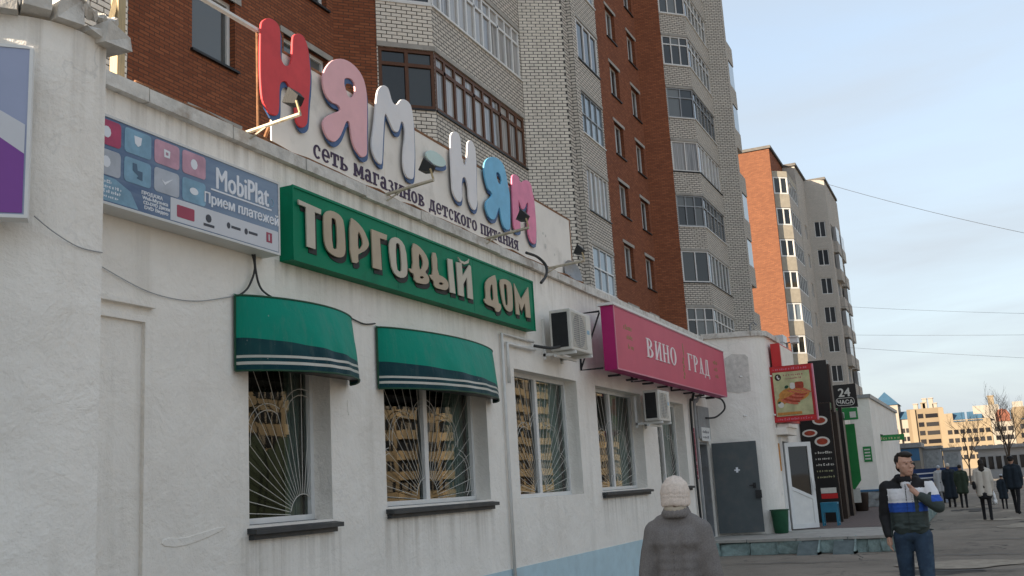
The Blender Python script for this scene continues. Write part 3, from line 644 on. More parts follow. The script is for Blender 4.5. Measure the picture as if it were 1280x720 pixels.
def shop_window(k, nmull, fan, sill=True, fancy=True):
    a, b, c, e = WIN[k]; o = -.25
    f = MB(); q = .055
    bars = [(a, b, c, c+q), (a, b, e-q, e), (a, a+q, c+q, e-q), (b-q, b, c+q, e-q)]
    ms = [a+(b-a)*(j+1)/(nmull+1) for j in range(nmull)]
    for mu in ms: bars.append((mu-.045, mu+.045, c+q, e-q))
    for u0_, u1_, z0, z1 in bars: f.lbox(FS, u0_, u1_, o-.03, o+.045, z0, z1)
    win = f.build('window', ['white_plastic'], shop)
    edges = [a+q]+[x_ for mu in ms for x_ in (mu-.045, mu+.045)]+[b-q]
    for u0_, u1_ in zip(edges[::2], edges[1::2]):
        p = MB(); p.face([at(FS, u0_, o, c+q), at(FS, u1_, o, c+q), at(FS, u1_, o, e-q), at(FS, u0_, o, e-q)])
        p.build('pane', ['shop_glass'], win)
    # sunburst grille
    gr = MB(); cu, cz, R0 = fan; og = o+.035
    def clip(ang):
        du, dz = math.cos(ang), math.sin(ang); t_ = 9
        if du > 1e-6: t_ = min(t_, (b-q-cu)/du)
        if du < -1e-6: t_ = min(t_, (a+q-cu)/du)
        if dz > 1e-6: t_ = min(t_, (e-q-cz)/dz)
        return t_
    n = 25
    for j in range(n):
        ang = math.pi*(j+.5)/n; tm = clip(ang)
        if tm <= R0+.05: continue
        gr.tube([at(FS, cu+math.cos(ang)*r_, og, cz+math.sin(ang)*r_) for r_ in (R0, tm)], .0036, 4)
    def arc(rad, a0, a1, m_=14, cc=(cu, cz)):
        P = []
        for j in range(m_+1):
            ang = a0+(a1-a0)*j/m_; x_, z_ = cc[0]+math.cos(ang)*rad, cc[1]+math.sin(ang)*rad
            if a+q < x_ < b-q and c+q < z_ < e-q: P.append(at(FS, x_, og+.004, z_))
            else:
                if len(P) > 1: gr.tube(P, .0045, 4)
                P = []
        if len(P) > 1: gr.tube(P, .0045, 4)
    arc(R0, 0, math.pi)
    for j in range(5):
        am = math.pi*(j+.5)/5; rr_ = (e-c)*.48
        for rad in (.27, .33): arc(rad, am-1.15, am+1.15, 12, (cu+math.cos(am)*rr_, cz+math.sin(am)*rr_))
    gr.build('grille', ['ac_plastic'], win)
    # room behind: dark box and a curtain strip
    rm = MB(); y0, y1 = o-.05, o-1.3
    A = [at(FS, a-.3, y0, c-.3), at(FS, b+.3, y0, c-.3), at(FS, b+.3, y0, e+.3), at(FS, a-.3, y0, e+.3)]
    B = [at(FS, a-.3, y1, c-.3), at(FS, b+.3, y1, c-.3), at(FS, b+.3, y1, e+.3), at(FS, a-.3, y1, e+.3)]
    rm.face(B)
    for j in range(4): rm.face([A[j], A[(j+1) % 4], B[(j+1) % 4], B[j]])
    rm.build('room', ['room_dark'], win)
    cu_ = MB(); u_ = a+(b-a)*(.62 if k >= 2 else .80); n_ = 40; P = []
    for j in range(n_+1):
        uu = u_+(b-u_)*j/n_; P.append((uu, -.12+.025*math.sin(j*1.35)+.01*math.sin(j*.5)))
    for (ua, oa), (ub, ob) in zip(P, P[1:]):
        cu_.face([at(FS, ua, o+oa, c+.02), at(FS, ub, o+ob, c+.02), at(FS, ub, o+ob, e-.02), at(FS, ua, o+oa, e-.02)])
    cu_.build('curtain', ['curtain_green'], win)
    if sill:
        s_ = MB(); s_.hexa([at(FS, a-.03, .10, c-.075), at(FS, b+.04, .10, c-.075), at(FS, b+.04, -.26, c-.05), at(FS, a-.03, -.26, c-.05),
                            at(FS, a-.03, .10, c-.035), at(FS, b+.04, .10, c-.035), at(FS, b+.04, -.26, c+.012), at(FS, a-.03, -.26, c+.012)])
        s_.lbox(FS, a-.01, b, 0, .055, c-.12, c-.076)
        s_.build('window_sill', ['sill_metal'], win)
    return win
shop_window(0, 0, (8.28, 1.50, .20))
shop_window(1, 1, (10.73, 1.57, .26))
shop_window(2, 1, (14.17, 1.55, .22), sill=False)
shop_window(3, 1, (17.55, 1.57, .22))
shop_window(4, 1, (20.84, 1.57, .22))
# grey entrance: frame, panel above, dark doorway, open steel door leaf
dr = MB(); a, b, c, e = DOOR
dr.lbox(FS, a, a+.12, -.25, -.05, c, e); dr.lbox(FS, b-.06, b, -.25, -.05, c, e); dr.lbox(FS, a+.12, b-.06, -.25, -.05, e-.06, e)
dfm = dr.build('door_frame', ['grey_metal'], shop)
hall = MB(); hall.box(a-.1, b+.1, D+.26, D+2.2, c-.02, e+.1); hall.build('hallway', ['room_dark'], shop)
pn = MB(); pn.lbox(FS, 22.95, 24.02, .002, .05, 2.52, 3.26); pn.build('overdoor_panel', ['grey_metal'], shop)
FL, LL = frame((23.98, 5.70), (24.16, 4.70))
lf = MB(); lf.lbox(FL, 0, LL, -.03, .02, TZ+.06, 2.42)
leaf = lf.build('door', ['grey_door'], shop)
hd = MB(); hd.lbox(FL, LL-.16, LL-.09, .02, .05, 1.35, 1.47); hd.tube([at(FL, LL-.125, .05, 1.41), at(FL, LL-.125, .09, 1.41), at(FL, LL-.24, .09, 1.41)], .012, 6)
hd.lbox(FL, LL-.12, LL+.02, .02, .075, 1.12, 1.30)
hd.build('handle', ['dark_metal'], leaf)
st = MB(); st.lbox(FL, LL*.50, LL*.50+.05, .021, .027, 1.72, 1.84); st.lbox(FL, LL*.50-.04, LL*.50+.09, .0205, .0262, 1.76, 1.79); st.build('sticker', ['mobi_white'], leaf)
# rounded volume behind the grey door and the shop fronts that follow
vol = MB(); V = [(24.1, D), (24.12, 5.7), (24.42, 4.72)]
for k in range(1, 8):
    a_ = R(90-(90-0)*k/7); V.append((24.42+.40*(1-math.sin(a_)) if False else 24.42+.38*(1-math.cos(R(90*k/7)))*1.0, 4.72-.36*math.sin(R(90*k/7))))
FY = 4.36
V = V[:3]
for k in range(1, 8):
    th = R(90*k/7); V.append((24.42+.10*math.sin(th)+.30*(1-math.cos(th)), 4.72-.36*math.sin(th)))
VE = V[-1]
for (xa, ya), (xb, yb) in zip(V, V[1:]):
    vol.face([(xa, ya, TZ), (xb, yb, TZ), (xb, yb, 4.92), (xa, ya, 4.92)])
FV = ((VE[0], VE[1]), (1.0, 0.0), (0.0, -1.0)); VL = 38.9-VE[0]
wall_panel(vol, FV, 0, VL, TZ, 4.45, [(.45, 1.45, TZ, 2.45), (9.6, 11.6, TZ, 2.6)], .3, 0)
vol.face([(VE[0], VE[1], 4.45), (VE[0]+1.6, VE[1], 4.45), (VE[0]+1.6, VE[1], 4.92), (VE[0], VE[1], 4.92)])
vol.face([(VE[0]+1.6, VE[1], 4.45), (VE[0]+1.6, 6.2, 4.45), (VE[0]+1.6, 6.2, 4.92), (VE[0]+1.6, VE[1], 4.92)])
vol.build('entrance_wing', ['plaster'], shop)
bb = MB(); bb.lbox(FV, -.05, .44, 0, .005, TZ, .78); bb.build('painted_band', ['blue_paint'], shop)
cap = MB(); top = [(p[0], p[1]) for p in V]+[(VE[0]+1.7, VE[1])]
for (xa, ya), (xb, yb) in zip(top, top[1:]):
    fr, L = frame((xa, ya), (xb, yb)); cap.hexa([at(fr, 0, .07, 4.90), at(fr, L, .07, 4.90), at(fr, L, -.4, 4.90), at(fr, 0, -.4, 4.90), at(fr, 0, .07, 5.02), at(fr, L, .07, 5.02), at(fr, L, -.4, 5.02), at(fr, 0, -.4, 5.02)])
cap.build('coping_stone', ['coping'], shop)
patch, L = frame(V[1], V[2]); pm = MB()
pm.plate([[(L*.44, 3.62), (L*.70, 3.56), (L*.98, 3.60), (L*.99, 4.40), (L*.93, 4.47), (L*.62, 4.50), (L*.44, 4.40), (L*.47, 4.0)]], patch, .001, .008)
pm.build('plaster_patch', ['stained_plaster'], shop)
# cables and drain pipes along the front
def cable(pts_, r, label, mat='cable_grey', name='cable', group='cables on the shop front', sm=True):
    if sm:
        P = [Vector(p) for p in pts_]; out = []
        for i in range(len(P)-1):
            p0, p1, p2, p3 = P[max(i-1, 0)], P[i], P[i+1], P[min(i+2, len(P)-1)]
            for k in range(8):
                s = k/8; out.append(.5*((2*p1)+(p2-p0)*s+(2*p0-5*p1+4*p2-p3)*s*s+(3*p1-p0-3*p2+p3)*s**3))
        out.append(P[-1]); pts_ = out
    mb = MB(); mb.tube(pts_, r, 6); return tag(mb.build(name, [mat], None, True), label, 'cable' if name == 'cable' else 'pipe', group)
cable([(4.19, 4.90, 3.37), (4.36, 4.925, 3.31), (4.56, 4.938, 3.26), (4.75, 4.938, 3.26)], .004, 'thin grey cable sagging across the pier under the purple sign')
cable([(5.5, 5.735, 3.42), (6.0, 5.735, 3.30), (6.5, 5.735, 3.30), (7.02, 5.73, 3.42)], .004, 'thin grey cable sagging from the pier to the first green awning')
cable([(7.23, 5.72, 3.86), (7.25, 5.70, 3.70), (7.17, 5.71, 3.52), (7.03, 5.70, 3.42)], .010, 'dark cable loop dropping to the corner of the first green awning', 'cable')
cable([(7.25, 5.70, 3.86), (7.25, 5.69, 3.68), (7.35, 5.70, 3.52), (7.62, 5.70, 3.45)], .010, 'dark cable loop dropping to the top of the first green awning', 'cable')
cable([(8.85, 5.735, 3.46), (9.1, 5.735, 3.43), (9.31, 5.73, 3.46)], .008, 'short thin cable strung between the two green awnings', 'cable')
cable([(12.52, 5.71, .42), (12.52, 5.71, 3.72), (13.62, 5.71, 3.72)], .022, 'thin light conduit pipe running down beside the third window', 'white_paint', 'conduit_pipe', 'pipes', False)
cable([(12.66, 5.70, 3.05), (12.66, 5.70, 3.60), (13.62, 5.70, 3.60)], .026, 'short white conduit bent under the end of the green sign', 'white_paint', 'conduit_pipe', 'pipes', False)
cable([(13.6, 5.70, 3.66), (13.75, 5.5, 3.62), (13.98, 5.44, 3.66)], .022, 'black cable bundle feeding the upper air conditioner', 'cable')
cable([(22.35, 5.60, 3.50), (22.42, 5.66, 3.36), (22.34, 5.70, 3.15), (22.34, 5.70, 1.2), (22.42, 5.70, .5)], .03, 'dark drain pipe dropping from under the crimson sign', 'dark_metal', 'drain_pipe', 'pipes')
cable([(22.78, 5.55, 3.50), (22.72, 5.64, 3.34), (22.66, 5.69, 3.1), (22.66, 5.69, .45)], .035, 'grey drain pipe beside the grey doorway', 'grey_metal', 'drain_pipe', 'pipes')
cable([(23.4, 5.45, 3.48), (23.75, 5.3, 3.40), (23.95, 5.3, 3.2), (23.85, 5.5, 3.02), (23.6, 5.68, 3.0)], .022, 'black corrugated hose looping down under the end of the crimson sign', 'cable')
cable([(13.30, 5.60, 4.98), (13.62, 5.56, 4.97), (13.78, 5.50, 4.86), (13.72, 5.48, 4.70), (13.5, 5.48, 4.55)], .022, 'black cable hanging from the coping to the end of the green sign', 'cable')

# ================================================================== brick tower behind the shops
tower = thing('apartment_tower', 'tall red and white brick apartment tower with glazed balconies behind the shops', 'building')
PIT, Z0, ZTOP = 2.82, 0.0, 31.0
KS = list(range(-3, 7))
def rows(z0, z1, lo, hi): return [(z0+PIT*k, z1+PIT*k) for k in KS if lo <= z0+PIT*k and z1+PIT*k <= hi]
def tower_window(fr, a, b, c, e, parent, depth=.16, mat='white_plastic', nm=1, trans=None, pane='tower_glass', q=.05, name='window', panes=True, tr_all=True):
    f = MB(); o = -depth
    bars = [(a, b, c, c+q), (a, b, e-q, e), (a, a+q, c+q, e-q), (b-q, b, c+q, e-q)]
    us = [a+(b-a)*j/(nm+1) for j in range(nm+2)]
    for mu in us[1:-1]: bars.append((mu-q*.5, mu+q*.5, c+q, e-q))
    if trans: bars.append((a+q, b-q, trans-q*.5, trans+q*.5))
    for i_, (u0_, u1_, z0, z1) in enumerate(bars): f.lbox(fr, u0_, u1_, o-.03, o+.04+.002*(i_ % 3), z0, z1)
    win = f.build(name, [mat], parent)
    zs = [c+q*.5]+([trans] if trans else [])+[e-q*.5]
    for u0_, u1_ in zip(us, us[1:]):
        for z0, z1 in zip(zs, zs[1:]):
            p = MB(); p.face([at(fr, u0_, o-.005, z0), at(fr, u1_, o-.005, z0), at(fr, u1_, o-.005, z1), at(fr, u0_, o-.005, z1)])
            p.build('pane', [pane], win)
            if not panes: break
    return win
wi = MB()      # wall mesh of the tower: 0 red 1 white 2 pale
def run(p0, p1, z0, z1, ops_, mi, rev=.18):
    fr, L = frame(p0, p1); wall_panel(wi, fr, 0, L, z0, z1, ops_, rev, mi); return fr, L
ZR = rows(10.46, 11.98, 5, 29)           # windows in red walls
ZB = rows(11.02, 12.58, 5, 30)           # balcony glazing
# outline of the street side, from near to far
P = [(5.4, 25), (5.4, 11.21), (11.2, 11.21), (11.2, 13.0), (19.63, 13.0), (20.38, 12.25), (21.42, 11.21), (27.14, 11.21), (27.87, 10.04), (28.18, 10.04), (28.22, 9.86), (28.60, 9.86),
     (28.9, 11.21), (34.85, 11.21), (36.4, 13.0), (46.75, 13.0), (47.78, 11.97), (48.87, 10.88), (53.66, 10.88), (54.22, 9.98), (54.65, 9.98), (55.0, 11.21), (61.0, 11.21), (61.0, 25)]
mats_ = [1, 1, 1, 0, 0, 1, 1, 1, 1, 1, 1, 1, 1, 0, 0, 0, 1, 1, 1, 1, 1, 1, 1]
seg = {}
for i, (p0, p1) in enumerate(zip(P, P[1:])):
    L = math.hypot(p1[0]-p0[0], p1[1]-p0[1]); ops_ = []
    if i == 3: ops_ = [(14.66-11.2, 15.95-11.2, a, b) for a, b in ZR]+[(17.62-11.2, 19.35-11.2, a, b) for a, b in ZR]
    if i == 5: ops_ = [(.03, L-.002, a, b) for a, b in ZB]
    if i == 6: ops_ = [(.002, L-.08, a, b) for a, b in ZB]
    if i == 12: ops_ = [(2.2, L-.12, a, b) for a, b in ZB]
    if i == 14: ops_ = [(41.95-36.4, 43.25-36.4, a, b) for a, b in ZR]+[(45.15-36.4, 46.4-36.4, a, b) for a, b in ZR]
    if i == 16: ops_ = [(.03, L-.002, a, b) for a, b in ZB]
    if i == 17: ops_ = [(.002, L-.25, a, b) for a, b in ZB]
    seg[i] = (*run(p0, p1, Z0, ZTOP, ops_, mats_[i], .18), ops_)
wi.build('wall', ['red_brick', 'white_brick', 'pale_brick'], tower)
rf = MB(); rf.box(5.5, 60.9, 11.4, 25, ZTOP-.3, ZTOP+.15); rf.build('roof', ['roof_felt'], tower)
# red-wall windows with concrete lintels and tin sills
for i in (3, 14):
    fr, L, ops_ = seg[i]
    for a, b, c, e in ops_:
        if i == 14: wn_ = tower_window(fr, a, b, c, e, tower, .20, 'white_plastic', 1, None, 'tower_glass')
        else: wn_ = tower_window(fr, a, b, c, e, tower, .18, 'white_plastic', 0 if a < 5 else 1, None, 'tower_glass', .09)
        s_ = MB(); s_.lbox(fr, a-.14, b+.18, -.05, .03, e, e+.14); s_.build('lintel', ['concrete'], wn_)
        s_ = MB(); s_.lbox(fr, a-.05, b+.08, -.18, .07, c-.05, c); s_.build('window_sill', ['dark_metal'], wn_)
# balcony glazing, each flat its own kind
def glazing(i, c, e, mat, nm, trans, pane, q, slab=True, blind=()):
    fr, L, ops_ = seg[i]; a, b = [(x[0], x[1]) for x in ops_ if abs(x[2]-c) < .01][0]
    return tower_window(fr, a, b, c, e, tower, .05, mat, nm, trans, pane, q, 'balcony_glazing')
kinds = [('white_plastic', 'tower_glass'), ('brown_wood', 'tower_glass'), ('white_paint', 'tower_curtain'), ('white_plastic', 'tower_glass'), ('grey_metal', 'bluish_glass')]
for j, (c, e) in enumerate(ZB):
    k = round((c-11.02)/PIT)
    if k == 0:
        gl_ = glazing(5, c, e, 'brown_wood', 1, e-.42, 'dark_glass', .09); glazing(6, c, e, 'brown_wood', 9, e-.40, 'tower_curtain', .10)
    elif k == 1:
        glazing(5, c, e, 'white_plastic', 1, e-.45, 'tower_glass', .08); glazing(6, c, e, 'white_plastic', 10, e-.45, 'tower_curtain', .075)
    else:
        kd = kinds[k % 5]; glazing(5, c, e, kd[0], 1, None, kd[1], .07); glazing(6, c, e, kd[0], 8, None, kd[1], .07)
    # second balcony bay past the pilaster
    if k == 2: glazing(12, c, e, 'white_plastic', 4, None, 'dark_glass', .08)
    elif k == 1: glazing(12, c, e, 'grey_metal', 5, c+.75, 'bluish_glass', .05)
    elif k == 0: glazing(12, c, e, 'white_paint', 7, None, 'tower_curtain', .05)
    else: glazing(12, c, e, 'white_plastic', 4, c+.8, 'bluish_glass', .05)
    kd = [('white_plastic', 'tower_glass', 1, None), ('grey_metal', 'tower_glass', 2, .55), ('white_paint', 'tower_curtain', 1, None), ('grey_metal', 'tower_glass', 1, .5), ('white_plastic', 'tower_glass', 2, .45), ('white_paint', 'tower_glass', 2, .6)][k % 6]
    glazing(16, c, e, kd[0], kd[2], (e-kd[3]) if kd[3] else None, kd[1], .06)
    glazing(17, c, e, kd[0] if k % 2 else 'white_plastic', 5, (e-kd[3]) if kd[3] else None, kd[1], .06)
    s_ = MB(); s_.box(59.0, 61.0, 10.86, 11.2, c-1.2, c-.02); s_.build('balcony_parapet', ['white_brick'], tower)
    if k % 3: s_ = MB(); s_.box(59.0, 61.0, 10.90, 11.2, c-.02, e); s_.build('balcony_glazing', ['bluish_glass'], tower)
    # slab edges and rails under and over the glazing
    for i in (5, 6, 12, 16, 17):
        fr, L, _ = seg[i]; s_ = MB()
        s_.lbox(fr, -.01 if i in (6, 17) else .0, L+(.01 if i in (5, 16) else -.05), .0, .035, e+.005, e+.13)
        s_.build('balcony_slab', ['concrete'], tower)
        s_ = MB(); s_.lbox(fr, .0, L-.03, .0, .05, c-.05, c-.005); s_.build('balcony_rail', ['dark_metal' if k in (0, 2) else 'white_paint'], tower)
# drain pipe beside the pilaster
# real bricks where they show large: near white wall, balcony side, pilaster
bk = MB(); bk.box(-.127, .127, -.02, .014, -.0395, .0395); brick_me = bk.mesh('brick', ['white_brick_face'])
hk = MB(); hk.box(-.060, .060, -.02, .014, -.041, .041); half_me = hk.mesh('brick', ['white_brick_face'])
def brick_field(i, ua, ub, za, zb, as_parts=True, mb=None, skip=None):
    fr, L, ops_ = seg[i]; ang = math.atan2(fr[1][1], fr[1][0]); row = 0; mo_ = MB(); mo_.lbox(fr, ua+.002, ub-.002, -.01, .004, za, zb); mo_.build('mortar_bed', ['mortar'], tower); z = za+.05; rr_ = random.Random(i)
    while z < zb-.04:
        u = ua-(0 if row % 2 == 0 else .1335)
        while u < ub-.02:
            l0, l1 = max(u, ua)+.008, min(u+.259, ub)-.008
            um, ln = (l0+l1)/2, l1-l0
            if ln > .05 and not any(o_[0]-.01 < um < o_[1]+.01 and o_[2]-.03 < z < o_[3]+.14 for o_ in ops_) and not (skip and skip(um, z)):
                if as_parts:
                    inst('brick', brick_me, tower, at(fr, um, rr_.uniform(-.003, .003), z), (0, 0, ang), (ln/.254, 1, 1))
                else:
                    mb.lbox(fr, l0, l1, -.02, .014+rr_.uniform(-.003, .003), z-.0395, z+.0395)
            u += .267
        z += .100; row += 1
brick_field(2-1, 3.3, 5.78, 7.55, 9.45)                 # near white wall above the pier
brick_field(5, .0, seg[5][1], 12.71, 13.8)             # side of the balcony
st_ = MB(); brick_field(8-1, 0.0, seg[7][1], 7.2, 19.0, False, st_); brick_field(5, .0, seg[5][1], 9.8, 11.0, False, st_)
tag(st_.build('brickwork', ['white_brick_face'], tower), kind='stuff')

# ================================================================== second block
blk = thing('apartment_block', 'orange and grey brick apartment block standing beyond the tower', 'building')
b2 = MB(); T2 = 29.75
def run2(p0, p1, z1, ops_, mi, o=0): fr, L = frame(p0, p1); wall_panel(b2, fr, 0, L, 0, z1, ops_, .15, mi); return fr, L
Q = [(88, 27), (88, 13.36), (94.6, 13.36), (94.7, 12.25), (100.3, 12.25), (101.2, 10.45), (110.4, 10.45), (110.4, 27)]
mq = [0, 1, 2, 2, 2, 2, 2]
Z2 = [(26.2-2.82*k, 27.5-2.82*k) for k in range(9)]
for i, (p0, p1) in enumerate(zip(Q, Q[1:])):
    L = math.hypot(p1[0]-p0[0], p1[1]-p0[1]); ops_ = []
    if i == 4: ops_ = [(.55, 1.65, a, b) for a, b in [(24.0-2.82*k, 25.6-2.82*k) for k in range(9)]]
    if i == 3: ops_ = [(2.6, 3.8, a, b) for a, b in Z2[1:]]
    if i == 5: ops_ = [(q, q+2.2, a, b) for q in (1.2, 4.4, 8.0) for a, b in [(24.0-2.82*k, 25.6-2.82*k) for k in range(8)]]
    fr, L = run2(p0, p1, T2, ops_, mq[i])
    for a, b, c, e in ops_: tower_window(fr, a, b, c, e, blk, .12, 'white_plastic', 1, None, 'far_glass', .07)
b2.build('wall', ['orange_brick', 'red_brick', 'pale_brick'], blk)
rf = MB(); rf.box(87.85, 110.5, 13.2, 27.1, T2, T2+.25); rf.box(94.5, 110.5, 12.1, 13.2, T2, T2+.25); rf.box(101, 110.5, 10.3, 12.1, T2, T2+.25); rf.build('roof', ['roof_felt'], blk)
bal = [(88.25, 13.36), (89.25, 12.25), (94.55, 12.25)]
for k in range(9):
    zb = 24.55-2.82*k
    for i, (p0, p1) in enumerate(zip(bal, bal[1:])):
        fr, L = frame(p0, p1); mb = MB(); mb.lbox(fr, 0, L, -.15, 0, zb-.1, zb+1.1); mb.build('balcony_parapet', ['cream_brick' if i == 0 else 'pale_brick'], blk)
        tower_window(fr, 0.02, L-.02, zb+1.12, zb+2.68, blk, .06, 'white_plastic', 1 if i == 0 else 4, None, 'bluish_glass' if k == 4 else 'dark_glass', .12 if i == 0 else .08, 'balcony_glazing')
mb = MB()
for p0, p1 in zip(bal, bal[1:]): fr, L = frame(p0, p1); mb.lbox(fr, 0, L, -.15, .0, 27.23, 27.75)
mb.build('balcony_parapet', ['cream_brick'], blk)

for k, (pl_, lo) in enumerate(((FS, [(6.15, 1.36), (6.35, 1.33), (6.62, 1.37), (6.90, 1.44), (6.88, 1.47), (6.6, 1.43), (6.4, 1.40), (6.2, 1.42)]), (FS, [(8.75, 2.62), (8.80, 2.58), (8.79, 2.45), (8.76, 2.47)]))):
    q = MB(); q.plate([chaikin(lo, 1)], pl_, .0, .007, 0, 0, .005); q.build('plaster_scar', ['plaster'], shop)

for k in range(9):
    for q in (103.2, 107.2):
        mb = MB(); mb.box(q, q+2.6, 10.05, 10.44, 22.8-2.82*k, 23.9-2.82*k); mb.build('balcony_parapet', ['pale_brick'], blk)
        if (k+int(q)) % 3: mb = MB(); mb.box(q+.03, q+2.57, 10.08, 10.44, 23.9-2.82*k, 25.4-2.82*k); mb.build('balcony_glazing', ['tower_curtain'], blk)
def print_line(fr, u, o, z, w_, h_, mat, parent, seed=0):
    """a line of small print too blurred to read: broken word-like blocks"""
    r_ = random.Random(seed); mb = MB(); x = u
    while x < u+w_-.2*h_:
        l = min(r_.uniform(.35, .75)*h_, u+w_-x); hh = h_*r_.choice((.62, .7, 1.0, .66)); k_ = r_.random()
        if k_ < .4:
            t_ = .22*h_; mb.lbox(fr, x, x+t_, o, o+.002, z, z+hh); mb.lbox(fr, x+t_, x+l, o, o+.002, z+hh*.4, z+hh*.65)
        elif k_ < .75: mb.lbox(fr, x, x+l, o, o+.002, z, z+hh*.3); mb.lbox(fr, x, x+l, o, o+.002, z+hh*.65, z+hh); mb.lbox(fr, x, x+l*.35, o, o+.002, z+hh*.3, z+hh*.65)
        else: mb.lbox(fr, x, x+l*.8, o, o+.002, z, z+hh)
        x += l+h_*r_.choice((.18, .2, .22, .6))
    return mb.build('print', [mat], parent)
# ================================================================== signs on the shop front
def box_sign(name, label, fr, u0_, u1_, o0, o1, z0, z1, face, side, cat='sign', edge=None):
    t_ = thing(name, label, cat)
    b_ = MB(); b_.lbox(fr, u0_, u1_, o0, o1-.006, z0, z1); b_.build('box', [side], t_)
    f_ = MB(); f_.lbox(fr, u0_+.012, u1_-.012, o1-.005, o1, z0+.012, z1-.012); f_.build('face', [face], t_)
    if edge:
        e_ = MB(); q = .02
        for a, b, c, d in ((u0_, u1_, z1-q, z1), (u0_, u1_, z0, z0+q), (u0_, u0_+q, z0+q, z1-q), (u1_-q, u1_, z0+q, z1-q)): e_.lbox(fr, a, b, o1-.004, o1+.006, c, d)
        e_.build('trim', [edge], t_)
    return t_
# --- purple board on the pier
FP, LP = frame((3.0, 6.10), (4.175, 4.925))
pu = box_sign('pier_sign', 'purple and lilac light box sign on the rounded pier', FP, LP-1.1, LP, .0, .10, 3.33, 4.40, 'lilac_print', 'white_plastic', edge='white_plastic')
m_ = MB(); m_.plate([[(LP-1.08, 3.36), (LP-.03, 3.36), (LP-.03, 3.72), (LP-.45, 4.02), (LP-1.08, 4.10)]], FP, .101, .104); m_.build('print', ['purple_print'], pu)
m_ = MB(); m_.plate([[(LP-.03, 3.72), (LP-.03, 3.90), (LP-.45, 4.15), (LP-1.08, 4.25), (LP-1.08, 4.10), (LP-.45, 4.02)]], FP, .101, .104); m_.build('print', ['mobi_strip'], pu)
# --- blue payment board
OB = D-5.55
mo = box_sign('payment_sign', 'blue payment services sign with rows of square icons beside the pier', FS, 4.95, 7.42, .005, OB, 3.83, 4.52, 'mobi_print', 'mobi_side', edge='mobi_side')
ic = [('icon_grey', 5.04), ('icon_red', 5.22), ('icon_blue', 5.53), ('icon_pink', 5.84), ('icon_pink', 6.15)]
for k, (mat, u) in enumerate(ic[1:]):
    for r_ in (0, 1):
        mm = mat if r_ == 0 else ('icon_grey', 'icon_blue', 'icon_grey', 'icon_blue')[k]
        z0 = 4.285 if r_ == 0 else 4.055
        q = MB(); q.plate([rrect(u, u+.275, z0, z0+.195, .03)], FS, OB, OB+.003, 0)
        tile = q.build('icon_tile', [mm], mo)
        q = MB(); s = .045; cu, cz = u+.135, z0+.10
        if (k, r_) == (1, 1): q.plate([[(cu-.05, cz+.06), (cu-.01, cz+.06), (cu, cz+.01), (cu+.05, cz+.01), (cu+.05, cz-.06), (cu-.01, cz-.05), (cu+.01, cz-.03), (cu-.05, cz)]], FS, OB+.003, OB+.005)
        elif (k, r_) == (2, 1): q.plate([[(cu-.06, cz+.01), (cu-.02, cz-.03), (cu+.07, cz+.04), (cu-.02, cz-.005)]], FS, OB+.003, OB+.005)
        elif (k, r_) == (3, 1): q.plate([ellipse(cu, cz, .05, .03, 14)], FS, OB+.003, OB+.005)
        elif (k, r_) == (1, 0): q.plate([[(cu-.04, cz+.05), (cu+.04, cz+.05), (cu+.03, cz-.01), (cu, cz-.03), (cu-.03, cz-.01)]], FS, OB+.003, OB+.005)
        elif (k, r_) == (2, 0): q.plate([[(cu-.035, cz+.035), (cu+.035, cz+.03), (cu+.03, cz-.03), (cu-.03, cz-.03)], [(cu-.015, cz+.015), (cu-.015, cz-.012), (cu+.015, cz-.012), (cu+.015, cz+.012)]], FS, OB+.003, OB+.005)
        else: q.plate([ellipse(cu, cz, .04, .045, 10)], FS, OB+.003, OB+.005)
        q.build('icon', ['icon_mark' if r_ and k == 1 else 'mobi_white'], tile)
q = MB(); q.plate([[(6.02, 3.86), (7.395, 3.86), (7.395, 4.045), (6.02, 4.045)]], FS, OB, OB+.003); q.build('logo_strip', ['mobi_strip'], mo)
for mat, lo in (('ink_red', [rrect(6.09, 6.29, 3.90, 4.00, .01)]), ('ink_dark', [ellipse(6.46, 3.965, .035, .035, 14)]), ('ink_dark', [ellipse(6.71, 3.96, .022, .028, 12)]), ('ink_dark', [ellipse(6.94, 3.955, .022, .028, 12)]), ('ink_red', [[(7.22, 3.92), (7.30, 3.92), (7.30, 4.01), (7.22, 4.01)], [(7.25, 3.935), (7.25, 3.995), (7.27, 3.995), (7.27, 3.935)]])):
    q = MB(); q.plate(lo, FS, OB+.003, OB+.005); q.build('logo', [mat], mo)
for u, z, ww in ((6.40, 3.895, .13), (6.745, 3.945, .12), (6.975, 3.945, .12)):
    q = MB(); q.lbox(FS, u, u+ww, OB+.003, OB+.005, z, z+.022); q.build('logo', ['ink_dark'], mo)
lettering('MobiPlat', FS, 6.545, OB+.001, 4.252, .265, 'mobi_white', mo, .004, .006, width=.70)
q = MB(); q.lbox(FS, 6.49, 7.30, OB, OB+.004, 4.222, 4.236); q.build('underline', ['mobi_white'], mo)
q = MB(); q.plate([ellipse(7.30, 4.30, .035, .04, 16), ellipse(7.30, 4.30, .029, .034, 16)], FS, OB, OB+.003); q.build('print', ['icon_blue'], mo)
lettering('Прием платежей', FS, 6.40, OB+.001, 4.100, .125, 'mobi_white', mo, .003, .004, width=.99)
for k, (s_, w_) in enumerate((('ПРОДАЖА', .22), ('Web-Музыка', .27), ('CD-DVD Диски', .28), ('DVD Видео', .25))):
    lettering(s_, FS, 5.71+.01*k, OB+.001, 3.995-.037*k, .038, 'mobi_white', mo, .002, .002, width=w_)
for k, w_ in enumerate((.15, .25, .24, .22)): print_line(FS, 5.26, OB, 3.995-.037*k, w_, .024, 'mobi_white', mo, k)
q = MB(); q.plate([[(5.2, 3.86), (5.68, 3.86), (5.60, 3.98), (5.45, 4.04), (5.2, 4.05)]], FS, OB, OB+.0015); q.build('print', ['icon_blue'], mo)
